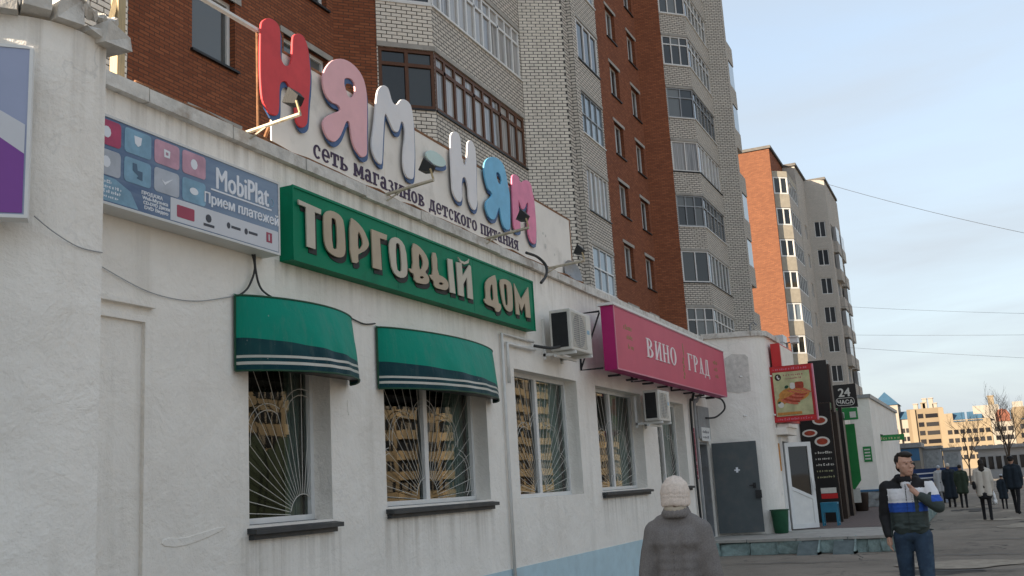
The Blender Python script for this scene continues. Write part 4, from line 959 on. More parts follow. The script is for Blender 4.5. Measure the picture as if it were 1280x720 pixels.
# --- green board
FT = ((0.0, 5.60), (1.0, 0.0), (0.0, -1.0)); OT = 5.60-5.60
tg = thing('green_sign', 'long green light box sign with cream letters over the awnings', 'sign')
q = MB(); q.lbox(FS, 7.68, 13.46, .0, D-5.60-.004, 3.85, 4.575); q.build('box', ['sign_green'], tg)
q = MB()
for a, b in ((7.70, 9.60), (9.606, 11.50), (11.506, 13.44)): q.lbox(FS, a, b, D-5.60-.004, D-5.60, 3.87, 4.555)
q.build('face', ['sign_green'], tg)
q = MB(); q.lbox(FS, 7.68, 13.46, D-5.60-.003, D-5.60+.012, 4.555, 4.58); q.lbox(FS, 7.68, 13.46, D-5.60-.003, D-5.60+.012, 3.845, 3.868); q.lbox(FS, 7.68, 7.70, D-5.60-.003, D-5.60+.010, 3.868, 4.555); q.lbox(FS, 13.44, 13.46, D-5.60-.003, D-5.60+.010, 3.868, 4.555)
q.build('trim', ['sign_green'], tg)
FR0 = ((0.0, 0.0), (1.0, 0.0), (0.0, -1.0))
for k, loops in TORG.items():
    rounded = k in ('O1', 'O2', 'O3', 'P', 'V', 'SOFT', 'D')
    lo = [chaikin(l, 1) if rounded else l for l in loops]
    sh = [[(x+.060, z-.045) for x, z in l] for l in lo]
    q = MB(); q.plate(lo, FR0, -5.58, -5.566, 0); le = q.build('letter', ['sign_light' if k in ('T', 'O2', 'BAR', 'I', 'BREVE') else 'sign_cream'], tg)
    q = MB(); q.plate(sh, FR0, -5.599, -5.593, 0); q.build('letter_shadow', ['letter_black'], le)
# --- roof sign
ny = thing('roof_sign', 'white roof sign panel with big cartoonish coloured letters above the coping', 'sign')
q = MB()
for a, b in ((7.78, 9.9), (9.905, 12.0), (12.005, 14.1), (14.105, 16.0)): q.box(a, b, 5.90, 5.915, 5.02, 6.10)
q.build('panel', ['panel_white'], ny)
q = MB(); q.box(7.75, 16.02, 5.895, 5.925, 6.10, 6.13); q.box(15.98, 16.02, 5.895, 5.94, 5.0, 6.10); q.box(7.75, 16.02, 5.92, 5.95, 5.0, 5.04)
q.build('frame', ['rusty'], ny)
for u in (8.2, 10, 11.9, 13.8, 15.7):
    q = MB(); q.box(u, u+.04, 5.952, 5.99, 4.95, 6.12); q.build('post', ['rusty'], ny)
    q = MB(); q.tube([(u+.02, 5.99, 6.0), (u+.02, 6.6, 4.8)], .02, 6); q.build('brace', ['rusty'], ny)
for k, mat in (('H1', 'letter_red'), ('YA1', 'letter_pink'), ('M1', 'letter_white'), ('DASH', 'letter_mint'), ('H2', 'letter_white'), ('YA2', 'letter_blue'), ('M2', 'letter_rose')):
    lo = [chaikin(l, 1) for l in NYAM[k]]
    q = MB(); q.plate(lo, FR0, -5.862, -5.840, 0, 0, .004); le = q.build('letter', [mat], ny)
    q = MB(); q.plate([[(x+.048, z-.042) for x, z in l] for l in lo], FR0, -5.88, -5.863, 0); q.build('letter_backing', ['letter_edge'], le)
# faded cartoon print on the right end of the panel is left as plain stains
for u, z, r_ in ((14.75, 5.62, .018), (14.86, 5.60, .018), (14.82, 5.42, .035), (15.2, 5.35, .02)):
    q = MB(); q.plate([ellipse(u, z, r_, r_*1.2, 10)], FR0, -5.899, -5.897); q.build('stain', ['stained_plaster'], ny)
# support bars of the roof sign
sp = thing('sign_support', 'bare wooden post with brace and rail left of the roof sign', 'post')
q = MB(); q.box(5.75, 5.83, 5.86, 5.94, 4.90, 6.4); q.build('post', ['raw_wood'], sp)
q = MB(); q.tube([(5.66, 5.9, 5.28), (5.78, 5.9, 5.78)], .03, 4); q.build('brace', ['raw_wood'], sp)
q = MB(); q.tube([(5.80, 5.90, 6.17), (7.74, 5.90, 6.18)], .028, 6); q.build('rail', ['white_paint'], sp)
q = MB(); q.tube([(7.57, 5.90, 4.95), (7.57, 5.90, 6.17)], .013, 6); q.build('rod', ['rusty'], sp)
rr = MB(); P_ = []
for k in range(40): P_.append((5.8+k*.26, 5.72+.02*math.sin(k*1.7), 4.972+.010*math.sin(k*2.3)))
rr.tube(P_, .018, 5); tag(rr.build('rusty_rail', ['rusty'], None, True), 'rusty iron bar lying along the coping under the roof sign', 'iron bar')
# --- crimson board
OV = D-5.15
vi = thing('crimson_sign', 'long crimson light box sign with white letters and olive print', 'sign')
q = MB(); q.lbox(FS, 15.74, 23.66, OV-.22, OV-.006, 3.44, 4.50); q.build('box', ['vino_side'], vi)
q = MB(); q.lbox(FS, 15.76, 23.64, OV-.006, OV, 3.46, 4.48); q.build('face', ['vino_face'], vi)
q = MB()
for a, b, c, d in ((15.74, 23.66, 4.485, 4.50), (15.74, 23.66, 3.44, 3.462), (15.74, 15.765, 3.462, 4.485), (23.635, 23.66, 3.462, 4.485)): q.lbox(FS, a, b, OV-.003, OV+.008, c, d)
q.build('trim', ['vino_edge'], vi)
q = MB(); q.lbox(FS, 15.70, 23.70, OV-.26, OV+.02, 4.502, 4.545); q.build('cover', ['white_paint'], vi)
for u in (15.62, 18.3, 21.0, 23.5):
    q = MB(); q.tube([at(FS, u, OV-.20, 4.40), at(FS, u, .02, 4.40), at(FS, u, .02, 3.47), at(FS, u, OV-.2, 3.47)], .018, 6); q.build('bracket', ['dark_metal'], vi)
    q = MB(); q.tube([at(FS, u, .02, 3.50), at(FS, u, OV-.2, 4.38)], .015, 6); q.build('brace', ['dark_metal'], vi)
for u in rail(16.4, 23.2, 7): q = MB(); q.lbox(FS, u, u+.08, .2, OV-.2, 3.405, 3.435); q.build('cross_bar', ['dark_metal'], vi)
def glyph(parts, u, z, w_, h_, mat, parent, o=OV, fr=FS, th=.012):
    """serif letter from strokes in a unit box"""
    mb = MB()
    for i_, poly in enumerate(parts):
        mb.plate([[(u+x*w_, z+y_*h_) for x, y_ in l] for l in (poly if isinstance(poly[0], list) else [poly])], fr, o, o+th+.0007*i_)
    return mb.build('letter', [mat], parent)
def bar(x0, y0, x1, y1, w_): return [(x0-w_/2, y0), (x0+w_/2, y0), (x1+w_/2, y1), (x1-w_/2, y1)]
def srf(x, y_, w_=.36, t=.05): return [(x-w_/2, y_), (x+w_/2, y_), (x+w_/2, y_+t), (x-w_/2, y_+t)]
def bowl(cx, cy, rx, ry, tx, ty, a0, a1, n=14):
    o_ = [(cx+rx*math.cos(R(a0+(a1-a0)*k/n)), cy+ry*math.sin(R(a0+(a1-a0)*k/n))) for k in range(n+1)]
    i_ = [(cx+(rx-tx)*math.cos(R(a0+(a1-a0)*k/n)), cy+(ry-ty)*math.sin(R(a0+(a1-a0)*k/n))) for k in range(n+1)]
    return o_+i_[::-1]
GL = {
 'В': [bar(.22, 0, .22, 1, .2), srf(.2, 0), srf(.2, .95), bowl(.3, .75, .48, .25, .2, .06, -90, 90), bowl(.3, .26, .58, .27, .22, .06, -90, 90)],
 'И': [bar(.2, 0, .2, 1, .18), bar(.8, 0, .8, 1, .18), bar(.2, .06, .8, .94, .12), srf(.2, 0), srf(.2, .95), srf(.8, 0), srf(.8, .95)],
 'Н': [bar(.2, 0, .2, 1, .18), bar(.8, 0, .8, 1, .18), [(.2, .48), (.8, .48), (.8, .54), (.2, .54)], srf(.2, 0), srf(.2, .95), srf(.8, 0), srf(.8, .95)],
 'О': [[ellipse(.5, .5, .46, .51, 26), ellipse(.5, .5, .25, .46, 26)]],
 'Г': [bar(.25, 0, .25, 1, .2), srf(.25, 0), [(.05, .94), (.9, .94), (.9, 1), (.05, 1)], [(.84, .74), (.9, .74), (.9, .94), (.80, .94)]],
 'Р': [bar(.25, 0, .25, 1, .2), srf(.25, 0), srf(.22, .95), bowl(.32, .72, .54, .28, .2, .06, -90, 90)],
 'А': [bar(.72, 0, .46, 1, .2), bar(.2, 0, .48, 1, .08), [(.3, .33), (.68, .33), (.66, .39), (.32, .39)], srf(.18, 0, .34), srf(.76, 0, .40)],
 'Д': [bar(.78, .06, .70, 1, .19), bar(.26, .06, .42, 1, .1), [(.0, .0), (1, .0), (1, .06), (0, .06)], [(0, -.18), (.06, -.18), (.1, 0), (0, 0)], [(.94, -.18), (1, -.18), (1, 0), (.9, 0)], [(.36, .94), (.82, .94), (.82, 1), (.36, 1)]]}
SL = {
 'с': (.80, [bowl(.55, .5, .52, .52, .28, .15, 45, 315), [(.74, .62), (.96, .62), (.96, .86), (.74, .86)]]),
 'е': (.85, [bowl(.52, .5, .52, .52, .27, .14, 0, 318), [(.2, .42), (1.02, .42), (1.02, .56), (.2, .56)]]),
 'т': (.92, [bar(.5, 0, .5, 1, .30), [(0, .84), (1, .84), (1, 1), (0, 1)], [(0, .60), (.15, .60), (.15, .84), (0, .84)], [(.85, .60), (1, .60), (1, .84), (.85, .84)], srf(.5, 0, .62, .13)]),
 'ь': (.92, [bar(.24, 0, .24, 1, .30), srf(.22, .87, .48, .13), bowl(.38, .28, .60, .28, .28, .12, -90, 90), [(0, 0), (.4, 0), (.4, .12), (0, .12)], [(.24, .44), (.4, .44), (.4, .56), (.24, .56)]]),
 'м': (1.22, [bar(.15, 0, .15, 1, .22), bar(.85, 0, .85, 1, .22), [(.04, 1), (.28, 1), (.58, .18), (.42, .18)], [(.96, 1), (.72, 1), (.42, .18), (.58, .18)], srf(.15, 0, .36, .13), srf(.85, 0, .36, .13)]),
 'а': (.92, [bar(.70, 0, .70, .72, .30), bowl(.46, .66, .39, .36, .28, .14, 0, 165), [ellipse(.36, .28, .36, .30, 18), ellipse(.42, .28, .14, .15, 14)], [(.70, 0), (1, 0), (1, .13), (.70, .13)]]),
 'г': (.80, [bar(.28, 0, .28, 1, .34), [(0, .85), (.97, .85), (.97, 1), (0, 1)], [(.80, .58), (.97, .58), (.97, .85), (.80, .85)], srf(.28, 0, .62, .13)]),
 'з': (.78, [bowl(.42, .74, .46, .27, .30, .13, -90, 150), bowl(.42, .27, .54, .28, .32, .13, -150, 90)]),
 'и': (1.02, [bar(.18, 0, .18, 1, .27), bar(.82, 0, .82, 1, .27), bar(.2, .12, .8, .88, .18), srf(.18, 0, .42, .12), srf(.18, .88, .42, .12), srf(.82, 0, .42, .12), srf(.82, .88, .42, .12)]),
 'н': (1.02, [bar(.18, 0, .18, 1, .27), bar(.82, 0, .82, 1, .27), [(.18, .42), (.82, .42), (.82, .57), (.18, .57)], srf(.18, 0, .42, .12), srf(.18, .88, .42, .12), srf(.82, 0, .42, .12), srf(.82, .88, .42, .12)]),
 'о': (.92, [[ellipse(.5, .5, .50, .52, 22), ellipse(.5, .5, .21, .36, 18)]]),
 'в': (.92, [bar(.24, 0, .24, 1, .30), srf(.2, .88, .44, .12), srf(.2, 0, .44, .12), bowl(.34, .75, .50, .25, .26, .11, -90, 90), bowl(.34, .27, .62, .27, .29, .12, -90, 90)]),
 'д': (1.02, [bar(.74, .1, .70, 1, .28), bar(.26, .1, .40, 1, .16), [(0, 0), (1, 0), (1, .15), (0, .15)], [(0, -.2), (.15, -.2), (.15, 0), (0, 0)], [(.85, -.2), (1, -.2), (1, 0), (.85, 0)], [(.30, .87), (.88, .87), (.88, 1), (.30, 1)]]),
 'к': (1.02, [bar(.22, 0, .22, 1, .28), [(.30, .42), (.52, .50), (.98, 1), (.66, 1)], [(.40, .52), (.60, .60), (1.04, 0), (.68, 0)], srf(.2, 0, .42, .12), srf(.2, .88, .42, .12), srf(.86, 0, .36, .12), srf(.84, .88, .34, .12)]),
 'п': (1.02, [bar(.2, 0, .2, 1, .28), bar(.8, 0, .8, 1, .28), [(0, .85), (1, .85), (1, 1), (0, 1)], srf(.2, 0, .42, .12), srf(.8, 0, .42, .12)]),
 'я': (.98, [bar(.78, 0, .78, 1, .28), [ellipse(.44, .70, .40, .31, 18), ellipse(.50, .70, .16, .15, 14)], [(.0, 0), (.30, 0), (.66, .44), (.42, .44)], srf(.80, 0, .40, .12), srf(.80, .88, .40, .12)])}
txt = 'сеть магазинов детского питания'; gap = .13
tot = sum(.55 if ch == ' ' else SL[ch][0]+gap for ch in txt); ks_ = 5.27/tot; u = 8.47
for ch in txt:
    if ch == ' ': u += .55*ks_; continue
    wd, parts = SL[ch]; glyph(parts, u, 5.135, wd*ks_, .148, 'slogan_ink', ny, -5.899, FR0, .004); u += (wd+gap)*ks_
for s_, u, stp in (('ВИНО', 17.44, .515), ('ГРАД', 20.28, .465)):
    for k, ch in enumerate(s_): glyph(GL[ch], u+k*stp, 3.80+(-.0), stp*.86, .345, 'vino_white', vi)
for u, z, s_, w_ in ((16.22, 4.16, 'напитки', .45), (16.36, 4.00, 'Вина', .32), (16.40, 3.84, 'Соки', .30), (22.55, 4.12, 'напитки', .42), (22.62, 3.97, 'Вина', .3), (22.66, 3.82, 'Соки', .3)):
    print_line(FS, u, OV, z, w_, .085, 'vino_olive', vi, int(u*10))
q = MB()
for k in range(6): q.plate([ellipse(19.93+.05*(k % 2), 3.62+.075*k, .045, .035, 10)], FS, OV+.0005*k, OV+.003+.0005*k)
q.plate([ellipse(20.02, 4.18, .03, .14, 12, .2)], FS, OV, OV+.002)
q.build('grape_print', ['vino_olive'], vi)
# --- entrance notices
nt_ = MB(); nt_.lbox(FS, 23.14, 23.86, -.24, -.19, 2.05, 2.06); 
ns = thing('door_notice', 'white notice board over the grey doorway', 'notice')
q = MB(); q.lbox(FS, 23.12, 23.92, .052, .062, 2.47, 2.78); q.build('board', ['white_plastic'], ns)
for k in (0, 1): print_line(FS, 23.2, .062, 2.65-.12*k, .6, .06, 'ink_dark', ns, k)
rs = thing('red_strip_sign', 'narrow vertical red sign with white letters beside the grey doorway', 'sign')
q = MB(); q.lbox(FS, 22.44, 22.60, .01, .03, 1.62, 2.74); q.build('board', ['ink_red'], rs)
for k in range(8): print_line(FS, 22.475, .03, 2.61-.135*k, .09, .09, 'vino_white', rs, k)

# ================================================================== awnings
def awning(u0_, u1_, label):
    t_ = thing('awning', label, 'awning', group='green awnings over the shop windows')
    zb, zt = 2.76, 3.42; n = 80; nv = 12; mb = MB()
    def pt(s, v):
        k = math.sin(math.pi*s)**.62 if 0 < s < 1 else 0
        out = .03+(.46-.17*v**1.6)*k + .010*k*math.cos(s*math.pi*10)*math.sin(math.pi*min(1, v*1.1)) - .006*k*math.sin(s*37+v*9)*(1-v)
        return at(FS, u0_+(u1_-u0_)*s, out, zb+(zt-zb)*v)
    for i in range(n):
        for j in range(nv):
            s0, s1, v0, v1 = i/n, (i+1)/n, j/nv, (j+1)/nv
            mb.face([pt(s0, v0), pt(s1, v0), pt(s1, v1), pt(s0, v1)], 0, [(s0, v0), (s1, v0), (s1, v1), (s0, v1)])
    c = mb.build('cloth', ['awning_cloth'], t_, True)
    me_ = c.data; bm_ = bmesh.new(); bm_.from_mesh(me_); bmesh.ops.remove_doubles(bm_, verts=bm_.verts, dist=.0005); bm_.to_mesh(me_); bm_.free()
    tp = MB(); P0 = [pt(i/n, 1) for i in range(n+1)]
    for i in range(n): tp.face([P0[i], P0[i+1], (P0[i+1][0], D-.012, zt+.02), (P0[i][0], D-.012, zt+.02)])
    tp.build('top_cloth', ['sign_green'], t_)
    fr_ = MB(); fr_.tube([(x, y_, z-.002) for x, y_, z in [pt(i/n, 0) for i in range(n+1)]], .009, 6); fr_.tube([pt(i/n, 1) for i in range(n+1)], .010, 6)
    for s in (.0, 1): fr_.tube([pt(s, 0), pt(s, 1)], .010, 6)
    fr_.build('frame', ['dark_green'], t_)
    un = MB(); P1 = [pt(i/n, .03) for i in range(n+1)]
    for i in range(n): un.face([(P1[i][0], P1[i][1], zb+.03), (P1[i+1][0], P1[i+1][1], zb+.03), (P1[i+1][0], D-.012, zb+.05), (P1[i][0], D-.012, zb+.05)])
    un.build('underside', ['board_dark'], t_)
awning(7.00, 8.78, 'smaller bowed green awning with white stripes over the first window')
awning(9.32, 12.16, 'wider bowed green awning with white stripes over the second window')

# ================================================================== air conditioners, floodlights, dish
def aircon(u0_, u1_, o0, o1, z0, z1, label):
    t_ = thing('air_conditioner', label, 'air conditioner', group='air conditioners on the shop front')
    q = MB(); q.lbox(FS, u0_, u1_, o0, o1, z0, z1); b_ = q.build('casing', ['ac_plastic'], t_)
    md = b_.modifiers.new('bevel', 'BEVEL'); md.width = .018; md.segments = 2
    q = MB(); q.lbox(FS, u0_-.006, u0_+.01, o0+.04, o1-.05, z0+.05, z1-.05); q.build('side_opening', ['dark_metal'], t_)
    w_ = u1_-u0_; g_ = MB(); a, b = u0_+.06, u0_+w_*.70
    for z in rail(z0+.06, z1-.06, 16): g_.tube([at(FS, a, o1+.008, z), at(FS, b, o1+.008, z)], .005, 4)
    for u in (a, (a+b)/2, b): g_.tube([at(FS, u, o1+.012, z0+.06), at(FS, u, o1+.012, z1-.06)], .005, 4)
    g_.build('grille', ['ac_plastic'], t_)
    fn = MB(); fn.plate([ellipse((a+b)/2, (z0+z1)/2, (b-a)*.46, (z1-z0)*.42, 24)], FS, o1+.001, o1+.003); fn.build('fan_opening', ['grey_metal'], t_)
    q = MB(); q.lbox(FS, u1_-.2, u1_-.10, o1, o1+.004, z0+.30, z0+.36); q.build('badge', ['icon_blue'], t_)
    br = MB()
    for u in (u0_+.08, u1_-.12): br.lbox(FS, u, u+.04, 0, o1+.02, z0-.05, z0-.006); br.lbox(FS, u, u+.04, .0, .04, z0-.10, z1-.1)
    br.lbox(FS, u0_-.02, u1_, o0+.05, o0+.09, z0-.085, z0-.05)
    br.build('bracket', ['white_paint'], t_)
aircon(13.99, 14.88, .16, .50, 3.60, 4.22, 'larger beige air conditioner between the green and crimson signs')
aircon(18.30, 19.06, .20, .50, 2.72, 3.29, 'smaller air conditioner below the crimson sign beside the fourth window')
def flood(x, yo, z0, z1, label, tilt=.5):
    t_ = thing('floodlight', label, 'floodlight', group='floodlights on arms over the coping')
    q = MB(); q.tube([(x, 5.80, z0), (x, yo, z1)], .020, 6); q.tube([(x, 5.72, z0+.0), (x+.10, 5.80, z0+.01)], .014, 5); q.tube([(x, 5.5, z0+.015), (x, 5.75, z0-.09)], .010, 5); q.build('arm', ['bracket_paint'], t_)
    q = MB(); q.tube([(x+.01, yo+.01, z1+.01), (x-.03, yo+.02, z1+.12), (x+.02, yo+.05, z1+.14)], .012, 5); q.build('stirrup', ['raw_wood'], t_)
    h_ = MB(); c = Vector((x+.03, yo+.08, z1+.17)); f_ = Vector((0, math.cos(tilt), math.sin(tilt))); u_ = Vector((0, -math.sin(tilt), math.cos(tilt))); s_ = Vector((1, 0, 0))
    def hx(a, b, c0, c1, d0, d1): return [c+s_*i_+f_*j_+u_*k_ for k_ in (d0, d1) for i_, j_ in ((a, c0), (b, c0), (b, c1), (a, c1))]
    pp = [c+s_*i_*w_+u_*k_*h2+f_*j_ for j_, w_, h2 in ((-.06, .05, .04), (.05, .085, .075)) for i_, k_ in ((-1, -1), (1, -1), (1, 1), (-1, 1))]
    h_.hexa(pp); h_.build('head', ['dark_metal'], t_)
    gq = MB(); gq.face([c+s_*i_*.075+u_*k_*.065+f_*.052 for i_, k_ in ((-1, -1), (1, -1), (1, 1), (-1, 1))]); gq.build('glass', ['lamp_glass'], t_)
flood(7.17, 5.12, 4.96, 5.02, 'black floodlight on an arm in front of the red letter')
flood(9.57, 5.08, 4.95, 5.02, 'black floodlight on an arm in front of the dash of the roof sign')
flood(12.14, 5.05, 4.96, 5.02, 'black floodlight on an arm in front of the last pink letter')
flood(14.31, 5.07, 4.93, 4.97, 'black floodlight on an arm past the right end of the roof sign')
ds = thing('satellite_dish', 'small grey satellite dish on the coping past the roof sign', 'satellite dish')
q = MB(); c = Vector((15.75, 5.80, 5.12)); nn = Vector((-.25, -.95, .2)).normalized(); xx = nn.cross(Vector((0, 0, 1))).normalized(); yy = nn.cross(xx)
rg = []
for j in range(5): r_ = .24*j/4; rg.append([c+nn*(-.07+.07*(j/4)**2)+(xx*math.cos(2*math.pi*k/20)+yy*math.sin(2*math.pi*k/20))*r_ for k in range(20)])
for a, b in zip(rg, rg[1:]):
    for k in range(20): q.face([a[k], a[(k+1) % 20], b[(k+1) % 20], b[k]])
q.build('dish', ['grey_metal'], ds, True)
q = MB(); q.tube([c-nn*.07, c-nn*.07+Vector((0, .2, -.3))], .02, 6); q.build('mount', ['grey_metal'], ds)
# ================================================================== shop fronts past the grey door
FX = lambda X: ((X, 0.0), (0.0, -1.0), (-1.0, 0.0))     # boards that face the camera end of the street: u = -y
rb = thing('red_light_box', 'long red and white light box sign over the white plastic door', 'sign')
q = MB(); q.lbox(FS, 25.1, 27.0, D-4.30, D-4.08, 2.86, 4.74); q.build('box', ['bright_red'], rb)
q = MB(); q.lbox(FS, 25.16, 26.98, D-4.08, D-4.07, 2.92, 4.70); q.build('face', ['panel_white'], rb)
F = FX(25.0)
po = thing('food_poster', 'red framed poster of sausages and bacon sticking out over the pavement', 'poster')
q = MB(); q.lbox(F, -4.37, -3.35, -.10, -.004, 2.83, 4.17); q.build('box', ['poster_red'], po)
q = MB(); q.lbox(F, -4.30, -3.44, -.004, .001, 2.97, 4.02); q.build('face', ['food_yellow'], po)
for z in (4.045, 2.85): q = MB(); q.lbox(F, -4.35, -3.37, 0, .002, z, z+.10); q.build('banner', ['bright_red'], po)
print_line(F, -4.28, .002, 4.07, .8, .055, 'vino_edge', po, 1); print_line(F, -4.28, .002, 2.875, .8, .05, 'vino_edge', po, 2)
q = MB(); q.plate([ellipse(-4.18, 3.90, .075, .08, 20)], F, .001, .004); q.build('print', ['dark_brown'], po)
q = MB(); q.plate([[(-4.21, 3.93), (-4.17, 3.95), (-4.18, 3.90), (-4.14, 3.88), (-4.16, 3.84), (-4.20, 3.88)]], F, .004, .006); q.build('print', ['food_white'], po)
print_line(F, -4.05, .001, 3.92, .46, .055, 'ink_red', po, 3); print_line(F, -4.0, .001, 3.84, .36, .045, 'ink_red', po, 4)
M('food_pink', (.52, .13, .075), .5, .3, 18, .1)
shapes = [('food_orange', [ellipse(-3.84, 3.47, .36, .17, 24, .05)]), ('food_orange', [ellipse(-4.10, 3.36, .17, .10, 20, .5)])]
for k in range(6): shapes.append(('food_red' if k % 2 else 'food_pink', [ellipse(-3.96+.055*k, 3.30+.035*k, .21-.012*k, .042, 20, -.30+.05*k)]))
for k in range(5): shapes.append(('food_orange' if k % 2 else 'food_pink', [ellipse(-3.80+.05*k, 3.52+.012*k, .20, .024, 16, -.25-.04*k)]))
shapes += [('food_red', [rrect(-3.80, -3.60, 3.60, 3.76, .04)]), ('food_white', [rrect(-3.92, -3.80, 3.60, 3.75, .05)]), ('food_white', [ellipse(-4.17, 3.24, .07, .07, 14)]), ('dark_green', [ellipse(-4.0, 3.66, .05, .035, 12, .4)]), ('dark_green', [ellipse(-4.2, 3.30, .04, .025, 12, .4)]), ('food_orange', [rrect(-4.27, -3.70, 3.00, 3.06, .01)])]
for mat, sh in shapes:
    k_ = len(po.children); q = MB(); q.plate(sh, F, .001, .003+.0005*k_); q.build('food_print', [mat], po)
q = MB(); q.lbox(F, -3.375, -3.345, -.10, .012, 2.84, 4.16); q.build('trim', ['vino_edge'], po)
for z in (3.95, 3.02): q = MB(); q.tube([(24.33, 4.95, z), (24.62, 4.62, z), (24.95, 4.32, z)], .022, 6); q.build('bracket', ['white_paint'], po)
# white plastic door, open
pvd = thing('plastic_door', 'white plastic door with slanted lower panel standing open', 'door')
FD, LD = frame((25.38, 4.28), (25.86, 3.74))
q = MB(); W_ = LD
for a, b, c, e in ((0, .09, TZ+.03, 2.36), (W_-.10, W_, TZ+.03, 2.36), (.09, W_-.10, 2.26, 2.36), (.09, W_-.10, TZ+.03, TZ+.14)): q.lbox(FD, a, b, -.035, .035, c, e)
q.plate([[(.09, 1.24), (W_-.1, 1.00), (W_-.1, 1.08), (.09, 1.32)]], FD, -.03, .034); q.build('frame', ['white_plastic'], pvd)
q = MB(); q.plate([[(.09, TZ+.14), (W_-.1, TZ+.14), (W_-.1, 1.0), (.09, 1.24)]], FD, -.02, .015); q.build('panel', ['white_paint'], pvd)
q = MB(); q.plate([[(.09, 1.32), (W_-.1, 1.08), (W_-.1, 2.26), (.09, 2.26)]], FD, -.005, .005); q.build('pane', ['dark_glass'], pvd)
q = MB(); q.lbox(FD, W_-.085, W_-.02, .036, .06, 1.12, 1.50); q.tube([at(FD, W_-.05, .07, 1.2), at(FD, W_-.05, .10, 1.25), at(FD, W_-.05, .10, 1.42)], .012, 6); q.build('handle', ['white_plastic'], pvd)
jb = thing('door_surround', 'white plastic frame of the opened white door', 'door frame')
q = MB(); q.lbox(FV, .40, .52, -.05, .06, TZ, 2.5); q.lbox(FV, 1.40, 1.50, -.05, .06, TZ, 2.5); q.lbox(FV, .52, 1.40, -.05, .055, 2.4, 2.5); q.build('frame', ['white_plastic'], jb)
q = MB(); q.lbox(FV, .5, 1.42, -.32, -.30, TZ, 2.42); q.build('hallway', ['room_dark'], jb)
q = MB(); q.lbox(FV, .26, .36, .0, .02, 1.7, 2.35); tag(q.build('paper_notice', ['food_orange']), 'narrow orange paper notice on the wall left of the white door', 'notice')
lb = MB(); lb.lbox(FV, .15, 1.7, .0, .25, 2.55, 2.72); lb.lbox(FV, .3, 1.6, .02, .30, 2.72, 2.80); tag(lb.build('door_canopy', ['panel_white']), 'small white ledge canopy above the white plastic door', 'canopy')
# green bin, blue stool
bn = thing('litter_bin', 'small dark green litter bin beside the grey door', 'bin')
q = MB(); q.lathe([(.13, 0), (.16, .02), (.20, .5), (.21, .52), (.19, .53), (.17, .50)], (24.35, 4.36, TZ), 20); q.build('body', ['bin_green'], bn, True)
q = MB(); q.tube([(24.35+.21*math.cos(k*math.pi/10), 4.36+.21*math.sin(k*math.pi/10), TZ+.52) for k in range(21)], .014, 6); q.build('rim', ['dark_green'], bn)
# the stool
ch = thing('stool', 'blue painted stool with four legs on the pavement before the menu board', 'stool')
q = MB(); cx, cy = 26.95, 3.58
q.box(cx-.17, cx+.17, cy-.20, cy+.20, TZ+.52, TZ+.57); q.box(cx-.16, cx-.14, cy-.19, cy+.19, TZ+.33, TZ+.52); q.box(cx+.14, cx+.16, cy-.19, cy+.19, TZ+.33, TZ+.52); q.build('seat', ['chair_blue'], ch)
for sx in (-1, 1):
    for sy in (-1, 1):
        q = MB(); q.box(cx+sx*.14-.022, cx+sx*.14+.022, cy+sy*.175-.022, cy+sy*.175+.022, TZ, TZ+.52); q.build('leg', ['chair_blue'], ch)
for yy in (cy-.19, cy+.165): q = MB(); q.box(cx-.14, cx+.14, yy, yy+.025, TZ+.06, TZ+.09); q.build('stretcher', ['chair_blue'], ch)
# menu board
mn = thing('menu_board', 'tall black cafe menu board with round dishes and lines of text', 'board')
F = FX(28.6)
q = MB(); q.lbox(F, -4.34, -3.50, -.14, -.004, TZ, 3.45); q.build('box', ['dark_brown'], mn)
q = MB(); q.lbox(F, -4.33, -3.52, -.004, .0, TZ+.05, 3.42); q.build('face', ['black_panel'], mn)
for u, z, a, b in ((-3.80, 2.98, .20, .12), (-4.10, 2.66, .20, .10), (-3.80, 2.42, .20, .13)):
    q = MB(); q.plate([ellipse(u, z, a, b, 22)], F, 0, .003); q.build('dish_print', ['food_white'], mn)
    q = MB(); q.plate([ellipse(u, z, a*.72, b*.66, 18)], F, .003, .005); q.build('food_print', ['food_red'], mn)
for k in range(5): print_line(F, -4.02, .0, 2.10-.16*k, .46-.05*(k % 2), .06, 'food_white' if k < 3 else 'food_yellow', mn, k)
q = MB(); q.lbox(F, -3.98, -3.58, 0, .003, 1.06, 1.20); q.build('print', ['food_white'], mn); q = MB(); q.lbox(F, -3.98, -3.56, 0, .003, .92, 1.05); q.build('print', ['bright_red'], mn)
bs = thing('black_sign', 'tall black box sign above the menu board', 'sign')
F = FX(28.9); q = MB(); q.lbox(F, -3.99, -3.50, -.5, 0, 3.47, 4.62); q.build('box', ['black_panel'], bs)
q = MB(); q.lbox(F, -3.50, -3.44, -.35, .01, 3.2, 4.50); q.build('trim', ['dark_brown'], bs)
# dark wooden porch posts
for k, (x, yv, lab) in enumerate(((30.4, 3.62, 'dark wooden porch panel behind the menu board, nearer one'), (32.2, 3.66, 'dark wooden porch panel behind the menu board, farther one'))):
    q = MB(); q.box(x, x+.9, yv, 4.3, TZ, 3.35); q.box(x-.04, x+.06, yv-.05, yv+.06, TZ, 3.5); tag(q.build('porch_panel', ['dark_brown' if k == 0 else 'board_dark']), lab, 'panel', 'porch panels')
